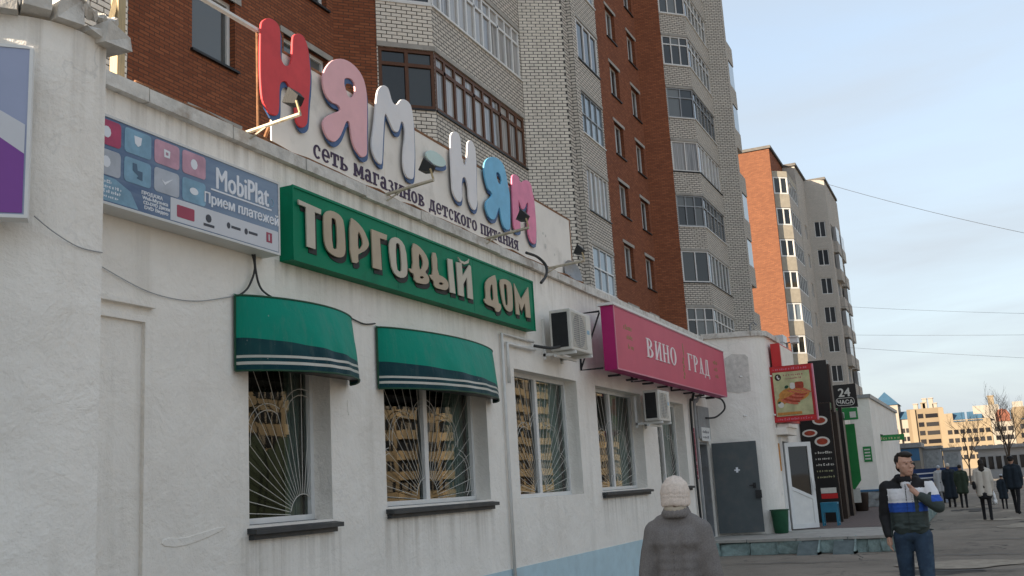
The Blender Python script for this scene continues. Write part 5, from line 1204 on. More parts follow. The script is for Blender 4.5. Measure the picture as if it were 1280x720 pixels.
# 24 hour sign and green pharmacy style shop front
F = FX(33.0)
hs = thing('hours_sign', 'black projecting sign reading 24 hours over a green box', 'sign')
q = MB(); q.lbox(F, -3.92, -3.21, -.12, 0, 3.52, 4.23); q.build('box', ['black_panel'], hs)
lettering('24', F, -3.565, .001, 3.86, .36, 'food_white', hs, .003, .012, align='CENTER'); lettering('ЧАСА', F, -3.565, .001, 3.63, .17, 'food_white', hs, .003, .006, align='CENTER')
q = MB(); q.plate([rrect(-3.84, -3.29, 3.58, 3.82, .1), rrect(-3.825, -3.305, 3.595, 3.805, .09)], F, 0, .003); q.build('print', ['food_white'], hs)
gb = thing('green_box_sign', 'green projecting box sign with two white squares under the hours sign', 'sign')
q = MB(); q.lbox(F, -4.05, -3.25, -.12, 0, 3.14, 3.50); q.build('box', ['shop_green'], gb)
for u in (-3.82, -3.48): q = MB(); q.lbox(F, u, u+.18, 0, .004, 3.20, 3.38); q.build('print', ['food_white'], gb)
gf = thing('green_shop_front', 'green and white shop front with a banner beside the porch', 'shop front')
q = MB(); q.lbox(FS, 33.4, 38.8, D-4.34, D-4.10, 2.7, 4.4); q.build('fascia', ['panel_white'], gf)
q = MB(); q.lbox(FS, 33.3, 38.8, D-4.09, D-4.05, 3.55, 4.15); q.build('stripe', ['shop_green'], gf)
q = MB(); q.lbox(FS, 33.4, 35.2, D-4.34, D-4.0, TZ, 2.68); q.build('side_panel', ['dark_green'], gf)
F = FX(34.0); q = MB(); q.plate([[(-4.10, 3.05), (-3.48, 3.05), (-3.48, 1.3), (-3.70, 1.02), (-4.10, 1.25)]], F, -.06, .0); q.build('banner', ['shop_green'], gf)
q = MB(); q.lbox(F, -3.85, -3.55, -.05, -.01, .62, 1.06); q.build('poster', ['food_white'], gf)
q = MB(); q.lbox(FS, 35.8, 37.4, D-4.12, D-4.07, 1.7, 2.5); q.build('window', ['dark_glass'], gf)
bnb = MB(); bnb.lathe([(.17, 0), (.20, .03), (.24, .55), (.25, .58), (.22, .58)], (35.6, 3.72, TZ), 16); tag(bnb.build('litter_bin', ['dark_brown'], None, True), 'brown litter bin before the green shop front', 'bin')
# white shop at the end of the row
ws = thing('white_shop', 'white plastered shop with stone base at the end of the row', 'building')
q = MB(); q.box(39, 52, 3.40, 7, .85, 4.15); q.build('wall', ['plaster'], ws)
q = MB(); q.box(38.93, 52.1, 3.33, 7, 4.15, 4.28); q.build('roof', ['grey_metal'], ws)
q = MB(); q.box(38.95, 52.05, 3.36, 7, .84, .91); q.build('ledge', ['kiosk_blue'], ws)
sb = [rough_block(.08, .42, .25, 60+i, .02, ('skirting_stone',), 'stone') for i in range(3)]
for r_ in range(3):
    for k in range(8):
        yv = 3.60+k*.44+(.2 if r_ % 2 else 0)
        if yv < 6.8: inst('stone', sb[(k+r_) % 3], ws, (38.98, yv, .05+.13+.26*r_))
q = MB(); q.box(39, 52, 3.42, 7, -.1, .84); q.build('base', ['skirting_stone'], ws)
F = FX(38.99); q = MB(); q.lbox(F, -3.80, -3.52, .0, .02, 1.88, 2.42); q.build('green_plate', ['shop_green'], ws)
q = MB()
for k in range(4): q.lbox(F, -3.76, -3.57, .02, .022, 1.96+.11*k, 2.01+.11*k)
q.build('print', ['food_white'], ws)
gsn = thing('green_blade_sign', 'narrow green sign sticking out from the corner of the white shop', 'sign')
F = FX(42); q = MB(); q.lbox(F, -3.58, -2.55, -.2, 0, 2.65, 2.87); q.build('box', ['shop_green'], gsn)
print_line(F, -3.4, .0, 2.70, .7, .11, 'food_yellow', gsn, 5)
q = MB(); q.tube([(42, 3.6, 2.4), (42, 3.6, 3.1)], .03, 6); q.tube([(42, 3.62, 2.95), (42, 3.3, 2.87)], .02, 6); q.build('bracket', ['dark_metal'], gsn)
# rooftop odds and ends of the wing
cc = thing('security_camera', 'white security camera on a pole above the red light box', 'camera')
q = MB(); q.box(27.25, 27.55, 3.95, 4.15, 4.98, 5.12); q.box(27.2, 27.6, 3.93, 4.17, 5.12, 5.14); q.build('housing', ['white_plastic'], cc)
q = MB(); q.tube([(27.4, 4.25, 4.4), (27.4, 4.25, 5.0), (27.4, 4.1, 5.02)], .03, 6); q.build('pole', ['grey_metal'], cc)
vt = thing('vent_duct', 'white roof duct with slatted sides behind the red light box', 'duct')
for k in range(4): q = MB(); q.box(27.7, 28.3, 4.4-.02*(k % 2), 4.85+.02*(k % 2), 4.45+.21*k, 4.45+.21*k+.2); q.build('duct_section', ['white_plastic'], vt)
pl = thing('roof_pipe', 'small hooked vent pipe on the coping past the crimson sign', 'pipe')
q = MB(); q.tube([(25.2, 4.75, 4.9), (25.2, 4.75, 5.28), (25.22, 4.66, 5.34), (25.25, 4.60, 5.26)], .022, 6); q.build('pipe', ['grey_metal'], pl)

# ================================================================== market corner further on
ki = thing('kiosk', 'blue and white poster kiosk past the white shop', 'kiosk')
q = MB(); q.box(55, 58, 2.72, 4.75, .15, 2.55); q.build('wall', ['far_white'], ki)
q = MB(); q.box(54.85, 58.1, 2.6, 4.9, 2.55, 2.78); q.build('roof', ['grey_metal'], ki)
F = FX(54.99); q = MB(); q.lbox(F, -4.72, -2.74, 0, .02, 1.9, 2.5); q.build('banner', ['kiosk_blue'], ki)
q = MB(); q.lbox(F, -4.4, -3.85, 0, .025, .95, 1.85); q.build('poster', ['icon_blue'], ki); q = MB(); q.lbox(F, -3.7, -3.0, 0, .025, .6, 1.8); q.build('window', ['dark_glass'], ki)
for k, (y0, y1, zt, x, lab) in enumerate(((1.85, 2.75, 2.62, 58, 'grey market stall with a flat roof beside the kiosk'), (.95, 1.80, 2.50, 59.5, 'grey shuttered market stall second from the kiosk'))):
    s_ = thing('market_stall', lab, 'stall', group='market stalls')
    q = MB(); q.box(x, x+2.4, y0, y1, 1.25, zt-.14); q.box(x, x+.1, y0, y0+.08, 0, 1.25); q.box(x, x+.1, y1-.08, y1, 0, 1.25); q.build('body', ['kiosk_grey' if k == 0 else 'far_grey'], s_)
    q = MB(); q.box(x-.15, x+2.5, y0-.08, y1+.08, zt-.14, zt); q.build('roof', ['grey_metal'], s_)
    q = MB(); q.box(x-.02, x, y0+.12, y1-.12, 1.4, zt-.3); q.build('shutter', ['skirting_stone'], s_)
tp = thing('covered_table', 'market table with a dark blue cover and white stripes', 'table')
q = MB(); q.box(49.6, 51.2, .98, 2.85, 1.22, 1.50); q.box(49.56, 49.6, .98, 2.85, .88, 1.50); q.build('cover', ['tarp_blue'], tp)
q = MB()
for z in (1.05, 1.25): q.plate([[(-2.8, z), (-1.2, z+.05), (-1.15, z+.10), (-2.7, z+.06)]], FX(49.56), 0, .01)
q.build('stripe', ['mobi_strip'], tp)
for yy in (1.05, 2.75):
    for xx in (49.7, 51.1): q = MB(); q.box(xx, xx+.06, yy, yy+.06, 0, 1.22); q.build('leg', ['grey_metal'], tp)
rb_ = random.Random(5)
for k in range(7):
    yy = 1.0+.27*k; zz = 0; h_ = rb_.uniform(.5, .85); q = MB(); q.box(49.3+rb_.uniform(-.1, .1), 49.55, yy, yy+.24, zz, zz+h_); o_ = q.build('market_box', [('box_card', 'far_white', 'icon_grey', 'food_orange')[k % 4]])
    tag(o_, ('cardboard box', 'white box', 'grey box', 'orange box', 'brown cardboard box', 'pale box', 'small grey box')[k]+' before the covered table, %s from the road side' % ('first', 'second', 'third', 'fourth', 'fifth', 'sixth', 'seventh')[k], 'box', 'boxes before the market table')
lw = thing('low_pavilion', 'long low grey pavilion behind the bare trees', 'building')
q = MB(); q.box(120, 150, -22, .2, 0, 3.0); q.build('wall', ['far_grey'], lw); q = MB(); q.box(119.5, 151, -23, .6, 3.0, 3.35); q.build('roof', ['grey_metal'], lw)
for k in range(6): q = MB(); q.box(119.9, 120, -4.2+k*.75, -3.7+k*.75, .9, 2.2); q.build('window', ['far_glass'], lw)

# ================================================================== far houses
def far_windows(t_, X, y0, y1, z0, z1, pz, py, wy, wz, mat='far_glass', bal=None):
    mb = MB(); mb.box(-.08, .02, -wy/2, wy/2, 0, wz); me = mb.mesh('window', [mat])
    z = z0; r_ = 0
    while z+wz < z1:
        y = y0+py/2
        while y < y1: inst('window', me, t_, (X, y, z)); y += py
        z += pz; r_ += 1
XF = 380
a = thing('house', 'white house with blue pyramid roof and red disc far down the street', 'building')
q = MB(); q.box(XF, XF+14, 23.9, 32.0, 0, 23.2); q.box(XF+1, XF+12, 20.8, 23.9, 0, 18.2); q.build('wall', ['far_white'], a)
q = MB(); i_ = q.add([(XF-.6, 23.4, 23.1), (XF-.6, 32.6, 23.1), (XF+14, 32.6, 23.1), (XF+14, 23.4, 23.1), (XF+7, 28.2, 28.2)])
for f_ in ((0, 1, 4), (1, 2, 4), (2, 3, 4), (3, 0, 4)): q.f.append(tuple(i_+k for k in f_)); q.m.append(0)
q.hexa([(XF+.4, 20.6, 17.9), (XF+.4, 23.9, 17.9), (XF+9, 23.9, 17.9), (XF+9, 20.6, 17.9), (XF+3, 20.6, 20.6), (XF+3, 23.4, 20.6), (XF+9, 23.4, 20.6), (XF+9, 20.6, 20.6)])
q.build('roof', ['roof_blue'], a)
q = MB(); q.plate([ellipse(-29.0, 20.6, 3.0, 3.1, 24)], FX(XF), 0, .3); q.build('red_disc', ['far_red'], a)
q = MB(); q.lbox(FX(XF), -31.5, -25, 0, .3, 3, 9.2); q.build('red_base', ['far_red'], a)
far_windows(a, XF-.05, 24.2, 31.8, 10.2, 17, 2.85, 2.6, 1.5, 1.5); far_windows(a, XF+.95, 21, 23.8, 7.5, 17, 2.85, 1.4, 1.0, 1.5)
b = thing('house', 'tall beige apartment house with rooftop chimneys far down the street', 'building')
q = MB(); q.box(XF-6, XF+10, 9.7, 20.9, 0, 20.7); q.build('wall', ['far_yellow'], b)
q = MB(); q.box(XF-6.6, XF-6, 18.2, 19.8, 0, 20.5); q.box(XF-6.6, XF-6, 9.3, 10.9, 0, 20.5); q.build('pilaster', ['far_cream'], b)
q = MB(); q.box(XF-5.9, XF-5.0, 11.3, 14.3, .0, .01); 
for k, (yc, zz) in enumerate(((18.0, 22.4), (15.6, 22.6), (15.0, 24.0), (13.0, 24.0), (11.9, 22.2))):
    q = MB(); q.box(XF-3, XF, yc-.7, yc+.7, 20.7, zz); q.box(XF-3.2, XF+.2, yc-.85, yc+.85, zz, zz+.3); q.build('chimney', ['far_white' if k != 1 else 'far_cream'], b)
far_windows(b, XF-6.02, 15.6, 17.9, 3.2, 19, 2.85, 2.2, 1.7, 1.5); far_windows(b, XF-6.02, 11.1, 15.2, 3.2, 19, 2.85, 4.2, 3.9, 1.35)
c = thing('house', 'lower cream house row with blue mansard roofs far down the street', 'building')
q = MB(); q.box(XF-12, XF+6, -4.5, 9.3, 0, 15.8); q.box(XF-12, XF+6, 6.6, 9.3, 15.8, 18.1); q.build('wall', ['far_cream'], c)
for y0, y1 in ((3.0, 6.6), (-2.2, 2.3)):
    q = MB(); q.hexa([(XF-12.3, y0, 15.2), (XF-12.3, y1, 15.2), (XF-4, y1, 15.2), (XF-4, y0, 15.2), (XF-9, y0, 18.3), (XF-9, y1, 18.3), (XF-4, y1, 18.3), (XF-4, y0, 18.3)]); q.build('roof', ['roof_blue'], c)
far_windows(c, XF-12.02, -4.3, 9.1, 3.0, 15, 2.75, 1.9, 1.35, 1.4)
d = thing('house', 'white house with red arched gable behind the bare trees', 'building')
q = MB(); q.box(XF-16, XF+4, -11, -4.6, 0, 14.6); q.box(XF-10, XF+4, -7.5, .3, 0, 20.0); q.build('wall', ['far_white'], d)
q = MB(); q.plate([[(6.0, 14.2), (10.2, 14.2), (10.2, 16.6), (9.4, 17.8), (8.1, 18.2), (6.8, 17.8), (6.0, 16.6)]], FX(XF-16), -1, .4); q.build('arched_gable', ['far_red'], d)
q = MB(); q.box(XF-8, XF-5, -6.4, -4.6, 20, 22.8); q.box(XF-8.2, XF-4.8, -6.6, -4.4, 22.8, 23.1); q.build('chimney', ['far_cream'], d)
far_windows(d, XF-16.02, -10.8, -4.8, 2.9, 14, 2.75, 1.9, 1.4, 1.4)
e = thing('house', 'yellow house with blue roof at the right edge far down the street', 'building')
q = MB(); q.box(XF-20, XF+4, -30, -11.1, 0, 18.2); q.build('wall', ['far_yellow'], e)
q = MB(); q.hexa([(XF-20.4, -30, 14.2), (XF-20.4, -13.2, 14.2), (XF-6, -13.2, 14.2), (XF-6, -30, 14.2), (XF-16, -30, 18.4), (XF-16, -13.2, 18.4), (XF-6, -13.2, 18.4), (XF-6, -30, 18.4)]); q.build('roof', ['roof_blue'], e)
q = MB(); q.box(XF-14, XF-10, -14.5, -11.5, 18.2, 20.2); q.build('chimney', ['far_white'], e)
far_windows(e, XF-20.02, -29.8, -11.3, 2.9, 14, 2.8, 2.2, 1.5, 1.5)
# long sunlit block across the square, seen only in the shop windows
M('opposite_wall', (.32, .26, .175), .9, .2, .10, 0)
op = thing('opposite_block', 'long sunlit yellow apartment block mirrored in the shop windows', 'building')
q = MB(); q.box(62, 240, -80, -64, 0, 32); q.build('wall', ['opposite_wall'], op)
q = MB(); r_o = random.Random(4)
for k in range(10):
    for j in range(27): x = 63.5+j*6.5; q.box(x, x+5.3, -64.01, -63.9, 2.35+2.9*k, 3.75+2.9*k)
tag(q.build('window', ['far_glass'], op), kind='stuff')
q = MB()
for k in range(10):
    for j in range(27):
        for i_ in range(4):
            if r_o.random() < .75: x = 63.5+j*6.5+.9+i_*1.15; q.box(x, x+.16, -63.9, -63.82, 2.35+2.9*k, 3.75+2.9*k)
        if r_o.random() < .35: x = 63.5+j*6.5+r_o.uniform(.2, 3.5); q.box(x, x+1.1, -63.9, -63.86, 2.4+2.9*k, 3.7+2.9*k)
tag(q.build('mullion', ['far_white'], op), kind='stuff')
q = MB()
for k in range(10):
    for j in range(0, 27, 2): x = 63.5+j*6.5; q.box(x-.3, x+5.6, -63.9, -62.9, 1.05+2.9*k, 2.3+2.9*k)
tag(q.build('balcony', ['opposite_wall'], op), kind='stuff')
hg = MB(); r_h = random.Random(8)  # made-up dark mass out of view, its near-black colour stands in for shade
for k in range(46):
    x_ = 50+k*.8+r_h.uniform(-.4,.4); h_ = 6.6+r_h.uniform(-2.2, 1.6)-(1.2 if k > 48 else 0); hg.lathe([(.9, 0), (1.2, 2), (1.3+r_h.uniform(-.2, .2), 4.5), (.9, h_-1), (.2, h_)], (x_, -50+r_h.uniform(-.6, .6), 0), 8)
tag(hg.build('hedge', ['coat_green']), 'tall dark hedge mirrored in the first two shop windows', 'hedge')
# ================================================================== bare trees
def tree(x, y, h, seed, label, lean=0.0):
    r_ = random.Random(seed); t_ = thing('bare_tree', label, 'tree', group='bare trees')
    tr, br, tw = MB(), MB(), MB()
    def grow(p, d, l, rad, lev):
        q = [p]; pp = p; dd = d.copy()
        for k in range(4):
            dd = (dd+Vector((r_.uniform(-.16, .16), r_.uniform(-.16, .16), r_.uniform(-.03, .12)))).normalized(); pp = pp+dd*l/4; q.append(pp)
        (tr if lev == 0 else br if lev < 3 else tw).tube(q, rad, 7 if lev == 0 else 5 if lev < 3 else 3, 0, rad*.55, cap=False)
        if lev >= 5: return
        for k in range((4, 4, 4, 3, 3)[lev]):
            s = r_.uniform(.35, 1.0); i_ = min(3, int(s*4)); b_ = q[i_].lerp(q[i_+1], s*4-i_)
            a_ = r_.uniform(0, 2*math.pi); sp = r_.uniform(.45, .85)
            nd = (dd+Vector((math.cos(a_)*sp, math.sin(a_)*sp, r_.uniform(.0, .35)))).normalized()
            grow(b_, nd, l*r_.uniform(.5, .75), rad*r_.uniform(.42, .6), lev+1)
    grow(Vector((x, y, -.1)), Vector((lean, lean, 1)).normalized(), h*.45, h*.012, 0)
    tr.build('trunk', ['bark'], t_, True); br.build('limbs', ['bark'], t_, True); tag(tw.build('twigs', ['bark'], t_), kind='stuff')
tree(72, -1.3, 7.6, 4, 'larger bare tree standing behind the woman in the white coat', .02)
tree(70, -2.5, 6.0, 9, 'smaller bare tree at the right edge behind the man in the cap', -.02)
tree(86, .9, 6.2, 12, 'thin bare tree standing left of the larger bare tree')

# ================================================================== overhead wires
def wire(a_, b_, sag, label, r=.011):
    mb = MB(); A, B = Vector(a_), Vector(b_); mb.tube([A.lerp(B, k/24)+Vector((0, 0, -sag*4*(k/24)*(1-k/24))) for k in range(25)], r, 5)
    tag(mb.build('overhead_wire', ['wire_black'], None, True), label, 'wire', 'overhead wires')
wire((101.5, 10.3, 29.4), (98, -34, 12), 1.5, 'slanting overhead wire from the roof of the orange block', .020)
wire((102, 10.4, 17.2), (99, -40, 10.5), .8, 'uppermost of the level overhead wires right of the orange block')
wire((102, 10.4, 14.4), (99, -40, 9.4), .4, 'middle of the level overhead wires right of the orange block')
wire((102, 10.4, 13.2), (99, -40, 5.6), .5, 'lowest of the level overhead wires right of the orange block')
# ================================================================== people
def sphere_blob(bm, c, r):
    mt = Matrix.Translation(c) @ Matrix.Diagonal((r[0], r[1], r[2], 1)); bmesh.ops.create_icosphere(bm, subdivisions=2, radius=1, matrix=mt)
def limb(bl, a, b, ra, rb, n=8, flat=1.0):
    a, b = Vector(a), Vector(b)
    for k in range(n+1):
        s = k/n; r_ = ra+(rb-ra)*s; bl.append((a.lerp(b, s), (r_, r_*flat, r_)))
def skin_mesh(name, blobs, voxel, mats, pick, parent, base, fwd, smooth=6, post=None):
    """one continuous surface over the blobs; local axes: x = person's left, y = forward"""
    bm = bmesh.new()
    for c, r_ in blobs: sphere_blob(bm, Vector(c), r_)
    me = bpy.data.meshes.new('tmp'); bm.to_mesh(me); bm.free()
    o = bpy.data.objects.new('tmp', me); col.objects.link(o)
    md = o.modifiers.new('r', 'REMESH'); md.mode = 'VOXEL'; md.voxel_size = voxel
    if smooth: m2 = o.modifiers.new('s', 'SMOOTH'); m2.factor = .5; m2.iterations = smooth
    dg = bpy.context.evaluated_depsgraph_get(); dg.update()
    out = bpy.data.meshes.new_from_object(o.evaluated_get(dg)); bpy.data.objects.remove(o); bpy.data.meshes.remove(me)
    if post:
        for v in out.vertices: v.co = post(v.co.copy())
    out.materials.clear()
    for k in mats: out.materials.append(MATS[k])
    if pick:
        for p in out.polygons: p.material_index = pick(p.center)
    out.polygons.foreach_set('use_smooth', [True]*len(out.polygons))
    f = Vector((fwd[0], fwd[1], 0)).normalized(); l = Vector((0, 0, 1)).cross(f)
    mt = Matrix(((l.x, f.x, 0), (l.y, f.y, 0), (0, 0, 1))).to_4x4(); mt.translation = base
    out.transform(mt); out.name = name
    ob = bpy.data.objects.new(name, out); col.objects.link(ob); ob.parent = parent
    return ob
def hand_blobs(bl, wrist, palm_dir, finger_dir, thumb_dir, s=1.0, curl=.5):
    """palm, four unequal bent fingers and a thumb off the side of the palm"""
    w = Vector(wrist); pd = Vector(palm_dir).normalized(); fd = Vector(finger_dir).normalized(); td = Vector(thumb_dir).normalized()
    limb(bl, w, w+pd*.085*s, .026*s, .030*s, 4)
    for k in range(4):
        b = w+pd*.088*s+td*(.030-.020*k)*s; L = (.070, .078, .074, .058)[k]*s
        mid = b+pd*L*.5; limb(bl, b, mid, .0095*s, .0085*s, 4)
        limb(bl, mid, mid+(pd*(1-curl)+fd*curl).normalized()*L*.55, .0085*s, .0075*s, 4)
    b = w+pd*.03*s+td*.026*s; mid = b+(td*.7+pd*.7)*.042*s; limb(bl, b, mid, .012*s, .010*s, 4); limb(bl, mid, mid+(pd*.8+fd*.5)*.035*s, .010*s, .008*s, 4)
# ---- man in the striped jacket
MBASE, MF = (10.9, .70, 0.0), (-1.0, .06)
man = thing('person', 'man in a black, white and blue jacket and jeans touching his collar', 'person')
yaw = R(-38)        # head turned towards his left
def hp(x, y, z):    # head local -> body local
    cx, cy, cz = .015, .03, 1.645
    return (cx+x*math.cos(yaw)-y*math.sin(yaw), cy+x*math.sin(yaw)+y*math.cos(yaw), cz+z)
bl = []
bl += [(hp(0, -.012, .03), (.078, .094, .092)), (hp(0, .012, -.03), (.067, .080, .085)), (hp(0, .045, -.085), (.042, .038, .032)), (hp(0, .03, -.055), (.058, .060, .05)),
       (hp(0, .092, -.015), (.011, .016, .026)), (hp(0, .102, -.030), (.014, .013, .011)), (hp(0, .083, -.062), (.026, .012, .008)), (hp(0, .079, -.074), (.022, .011, .007)), (hp(.028, .075, .022), (.026, .014, .008)), (hp(-.028, .075, .022), (.026, .014, .008)),
       (hp(.079, -.005, -.012), (.010, .022, .032)), (hp(-.079, -.005, -.012), (.010, .022, .032)), (hp(.048, .055, -.022), (.02, .02, .018)), (hp(-.048, .055, -.022), (.02, .02, .018))]
limb(bl, (0, -.005, 1.40), (.01, .015, 1.56), .062, .054)
RS, RE_, RW = Vector((-.185, 0, 1.425)), Vector((-.235, -.03, 1.16)), Vector((-.215, .05, .985))
LS, LE, LW = Vector((.185, 0, 1.425)), Vector((.275, .09, 1.235)), Vector((.125, .175, 1.345))
limb(bl, (0, 0, .98), (0, 0, 1.40), .09, .085, 8, .8); limb(bl, (-.1, 0, 1.40), (.1, 0, 1.40), .06, .06)
limb(bl, RS, RE_, .05, .042); limb(bl, RE_, RW, .042, .028); limb(bl, LS, LE, .05, .042); limb(bl, LE, LW, .042, .028)
hand_blobs(bl, RW, (0.05, .10, -1), (.75, .45, -.3), (.1, .95, -.1), 1.0, .6)
hand_blobs(bl, LW, (-.62, -.25, .62), (-.2, -.95, -.1), (-.3, .2, .8), 1.0, .8)
hips = {-1: (Vector((-.09, 0, .95)), Vector((-.10, -.03, .52)), Vector((-.10, -.16, .10))), 1: (Vector((.09, 0, .95)), Vector((.10, .10, .53)), Vector((.10, .12, .09)))}
for s in (-1, 1): a_, b_, c_ = hips[s]; limb(bl, a_, b_, .07, .05); limb(bl, b_, c_, .05, .035)
skin_mesh('body', bl, .0075, ['skin'], None, man, MBASE, MF, 4)
# eyes, brows, mouth
for sx in (-1, 1):
    bm_ = [(hp(sx*.032, .0795, .005), (.011, .006, .005))]; skin_mesh('eye', bm_, .002, ['hair_dark'], None, man, MBASE, MF, 1)
    bm_ = []; limb(bm_, hp(sx*.014, .086, .023), hp(sx*.052, .070, .024), .0048, .0036, 6); skin_mesh('eyebrow', bm_, .003, ['hair_dark'], None, man, MBASE, MF, 1)
bm_ = []; limb(bm_, hp(-.024, .082, -.067), hp(.024, .082, -.067), .0038, .0038, 6, 1); skin_mesh('mouth', bm_, .003, ['food_red'], None, man, MBASE, MF, 1)
hr = [(hp(0, -.035, .045), (.083, .080, .082)), (hp(0, .015, .092), (.070, .074, .040)), (hp(0, .060, .088), (.054, .026, .024)), (hp(.062, -.01, .045), (.020, .040, .040)), (hp(-.062, -.01, .045), (.020, .040, .040)), (hp(0, -.068, -.02), (.058, .034, .060))]
for k in range(40):
    a_ = random.uniform(0, 6.28); hr.append((hp(.058*math.cos(a_), .060*math.sin(a_)-.002, .106+random.uniform(-.016, .006)), (.010, .018, .008)))
def not_face(c): return 0
skin_mesh('hair', hr, .007, ['hair_dark'], None, man, MBASE, MF, 2)
# jacket
jk = []
for z, w_, d_ in ((1.02, .160, .122), (1.05, .170, .128), (1.08, .170, .13), (1.12, .171, .131), (1.16, .172, .132), (1.20, .175, .134), (1.24, .178, .135), (1.28, .182, .135), (1.32, .185, .135), (1.35, .186, .131), (1.38, .185, .125)):
    for x in (-.5, 0, .5): jk.append(((x*w_*.93, 0, z), (w_*.54, d_*.97, .07)))
limb(jk, (-.15, -.01, 1.425), (.15, -.01, 1.425), .072, .072, 8); limb(jk, (-.09, -.02, 1.47), (.09, -.02, 1.47), .06, .06, 6)
limb(jk, RS, RE_, .078, .066, 10); limb(jk, RE_, RW, .064, .046, 10); limb(jk, LS, LE, .078, .066, 10); limb(jk, LE, LE.lerp(LW, .88), .066, .048, 10)
for k in range(13):     # stand-up collar with a hood behind
    a_ = R(-60-240*k/12+0); jk.append(((.085*math.cos(a_), -.005+.085*math.sin(a_), 1.505), (.020, .020, .036)))
jk += [((0, -.10, 1.49), (.12, .06, .06)), ((.07, -.07, 1.51), (.055, .045, .05)), ((-.07, -.07, 1.51), (.055, .045, .05))]
rr2 = random.Random(2)
for k in range(10): jk.append(((rr2.uniform(-.15, .15), rr2.choice((-1, 1))*.112, rr2.uniform(1.0, 1.1)), (.06, .02, .012)))
def jpick(c):
    if c.x < -.178-.02*(1.42-c.z) and c.z < 1.46: return 0
    if (c-LE).length < .001: return 0
    onarm = c.x > .172 or (c.y > .118 and c.x > .07)
    if onarm:
        if c.y > .10 and c.x < .23 and c.z > 1.26 or c.z < 1.235: return 3
        if c.z > 1.475: return 0
        if c.z > 1.345 and c.x > .15: return 1
        if c.z > 1.285: return 2
        return 3
    if c.z > 1.418: return 0
    if c.z > 1.285: return 1
    if c.z > 1.195: return 2
    return 3
def jfold(c):
    return c + Vector((0, .006*math.sin(c.z*46+c.x*14)*(1 if c.y > 0 else -1)*max(0, 1-abs(c.z-1.08)/.10), 0)) + Vector((.005*math.sin(c.z*60), .004*math.sin(c.z*52+1), 0))*(.45 if abs(c.x) > .19 else .15)
jo = skin_mesh('jacket', jk, .009, ['jacket_black', 'jacket_white', 'jacket_blue', 'jacket_dark'], jpick, man, MBASE, MF, 5, jfold)
zp = []; limb(zp, (0, .128, 1.00), (0, .140, 1.30), .006, .006, 14); limb(zp, (0, .140, 1.30), (0, .105, 1.45), .006, .006, 10); limb(zp, (.055, .133, 1.22), (.05, .13, 1.36), .005, .005, 8)
skin_mesh('zip', zp, .004, ['jacket_black'], None, jo, MBASE, MF, 1)
ts = [((0, .052, 1.455), (.05, .045, .05)), ((0, .055, 1.41), (.04, .055, .04)), ((0, .02, 1.475), (.062, .062, .03))]; skin_mesh('shirt', ts, .006, ['jacket_white'], None, man, MBASE, MF, 3)
tr_ = [((0, 0, .97), (.155, .115, .08)), ((0, 0, 1.03), (.15, .112, .06))]
for s in (-1, 1):
    a_, b_, c_ = hips[s]; limb(tr_, a_, b_, .098, .070, 10); limb(tr_, b_, c_, .070, .060, 10)
    for k in range(10): q_ = b_.lerp(c_ if k % 2 else a_, random.uniform(0, .4)); tr_.append((q_+Vector((random.uniform(-.04, .04), .04, 0)), (.045, .03, .012)))
skin_mesh('jeans', tr_, .011, ['jeans'], None, man, MBASE, MF, 4)
for s in (-1, 1):
    c_ = hips[s][2]; bl = [((c_.x, c_.y+.02, .07), (.045, .06, .06)), ((c_.x, c_.y+.11, .045), (.045, .085, .042)), ((c_.x, c_.y-.02, .045), (.04, .05, .045))]; skin_mesh('shoe', bl, .012, ['shoe'], None, man, MBASE, MF, 3)

# ---- old woman in the grey coat, seen from behind
WB, WF = (6.6, 1.84, 0.0), (1.0, .02)
ow = thing('person', 'elderly person in a grey wool coat and pale knitted cap walking away', 'person')
bl = [((0, .02, 1.50), (.075, .092, .105)), ((0, .06, 1.43), (.055, .055, .05)), ((0, .115, 1.47), (.012, .015, .02))]
limb(bl, (0, .02, 1.24), (0, .02, 1.45), .05, .05); limb(bl, (0, .02, .9), (0, .02, 1.24), .09, .07, 8)
S = {s: (Vector((s*.152, 0, 1.300)), Vector((s*.208, -.02, 1.03)), Vector((s*.200, .06, .80))) for s in (-1, 1)}
for s in (-1, 1):
    a_, b_, c_ = S[s]; limb(bl, a_, b_, .045, .04); limb(bl, b_, c_, .04, .028); hand_blobs(bl, c_, (0, .1, -1), (-s*.6, .4, -.5), (0, 1, 0), .95, .55)
    limb(bl, (s*.09, 0, .88), (s*.09, .01+.05*s, .48), .08, .055); limb(bl, (s*.09, .01+.05*s, .48), (s*.09, -.02+.12*s, .09), .05, .035)
skin_mesh('body', bl, .010, ['skin'], None, ow, WB, WF, 4)
ct = []
for z, w_, d_ in ((.50, .23, .19), (.56, .228, .188), (.62, .225, .185), (.68, .222, .182), (.74, .22, .18), (.80, .216, .178), (.86, .212, .175), (.92, .208, .171), (.98, .205, .168), (1.03, .202, .163), (1.08, .200, .158), (1.13, .197, .153), (1.18, .193, .147), (1.23, .185, .138), (1.27, .172, .124)):
    for x in (-.45, 0, .45): ct.append(((x*w_*(.70 if z < 1.2 else .88), 0, z), (w_*(.46 if z < 1.2 else .54), d_*(.86 if z < 1.2 else 1), .08)))
limb(ct, (-.145, 0, 1.310), (.145, 0, 1.310), .070, .070, 12); limb(ct, (-.100, 0, 1.352), (.100, 0, 1.352), .058, .058, 10); limb(ct, (-.058, 0, 1.385), (.058, 0, 1.385), .050, .050, 8)
for s in (-1, 1): a_, b_, c_ = S[s]; limb(ct, a_, b_, .074, .072, 12); limb(ct, b_, c_, .072, .062, 12)
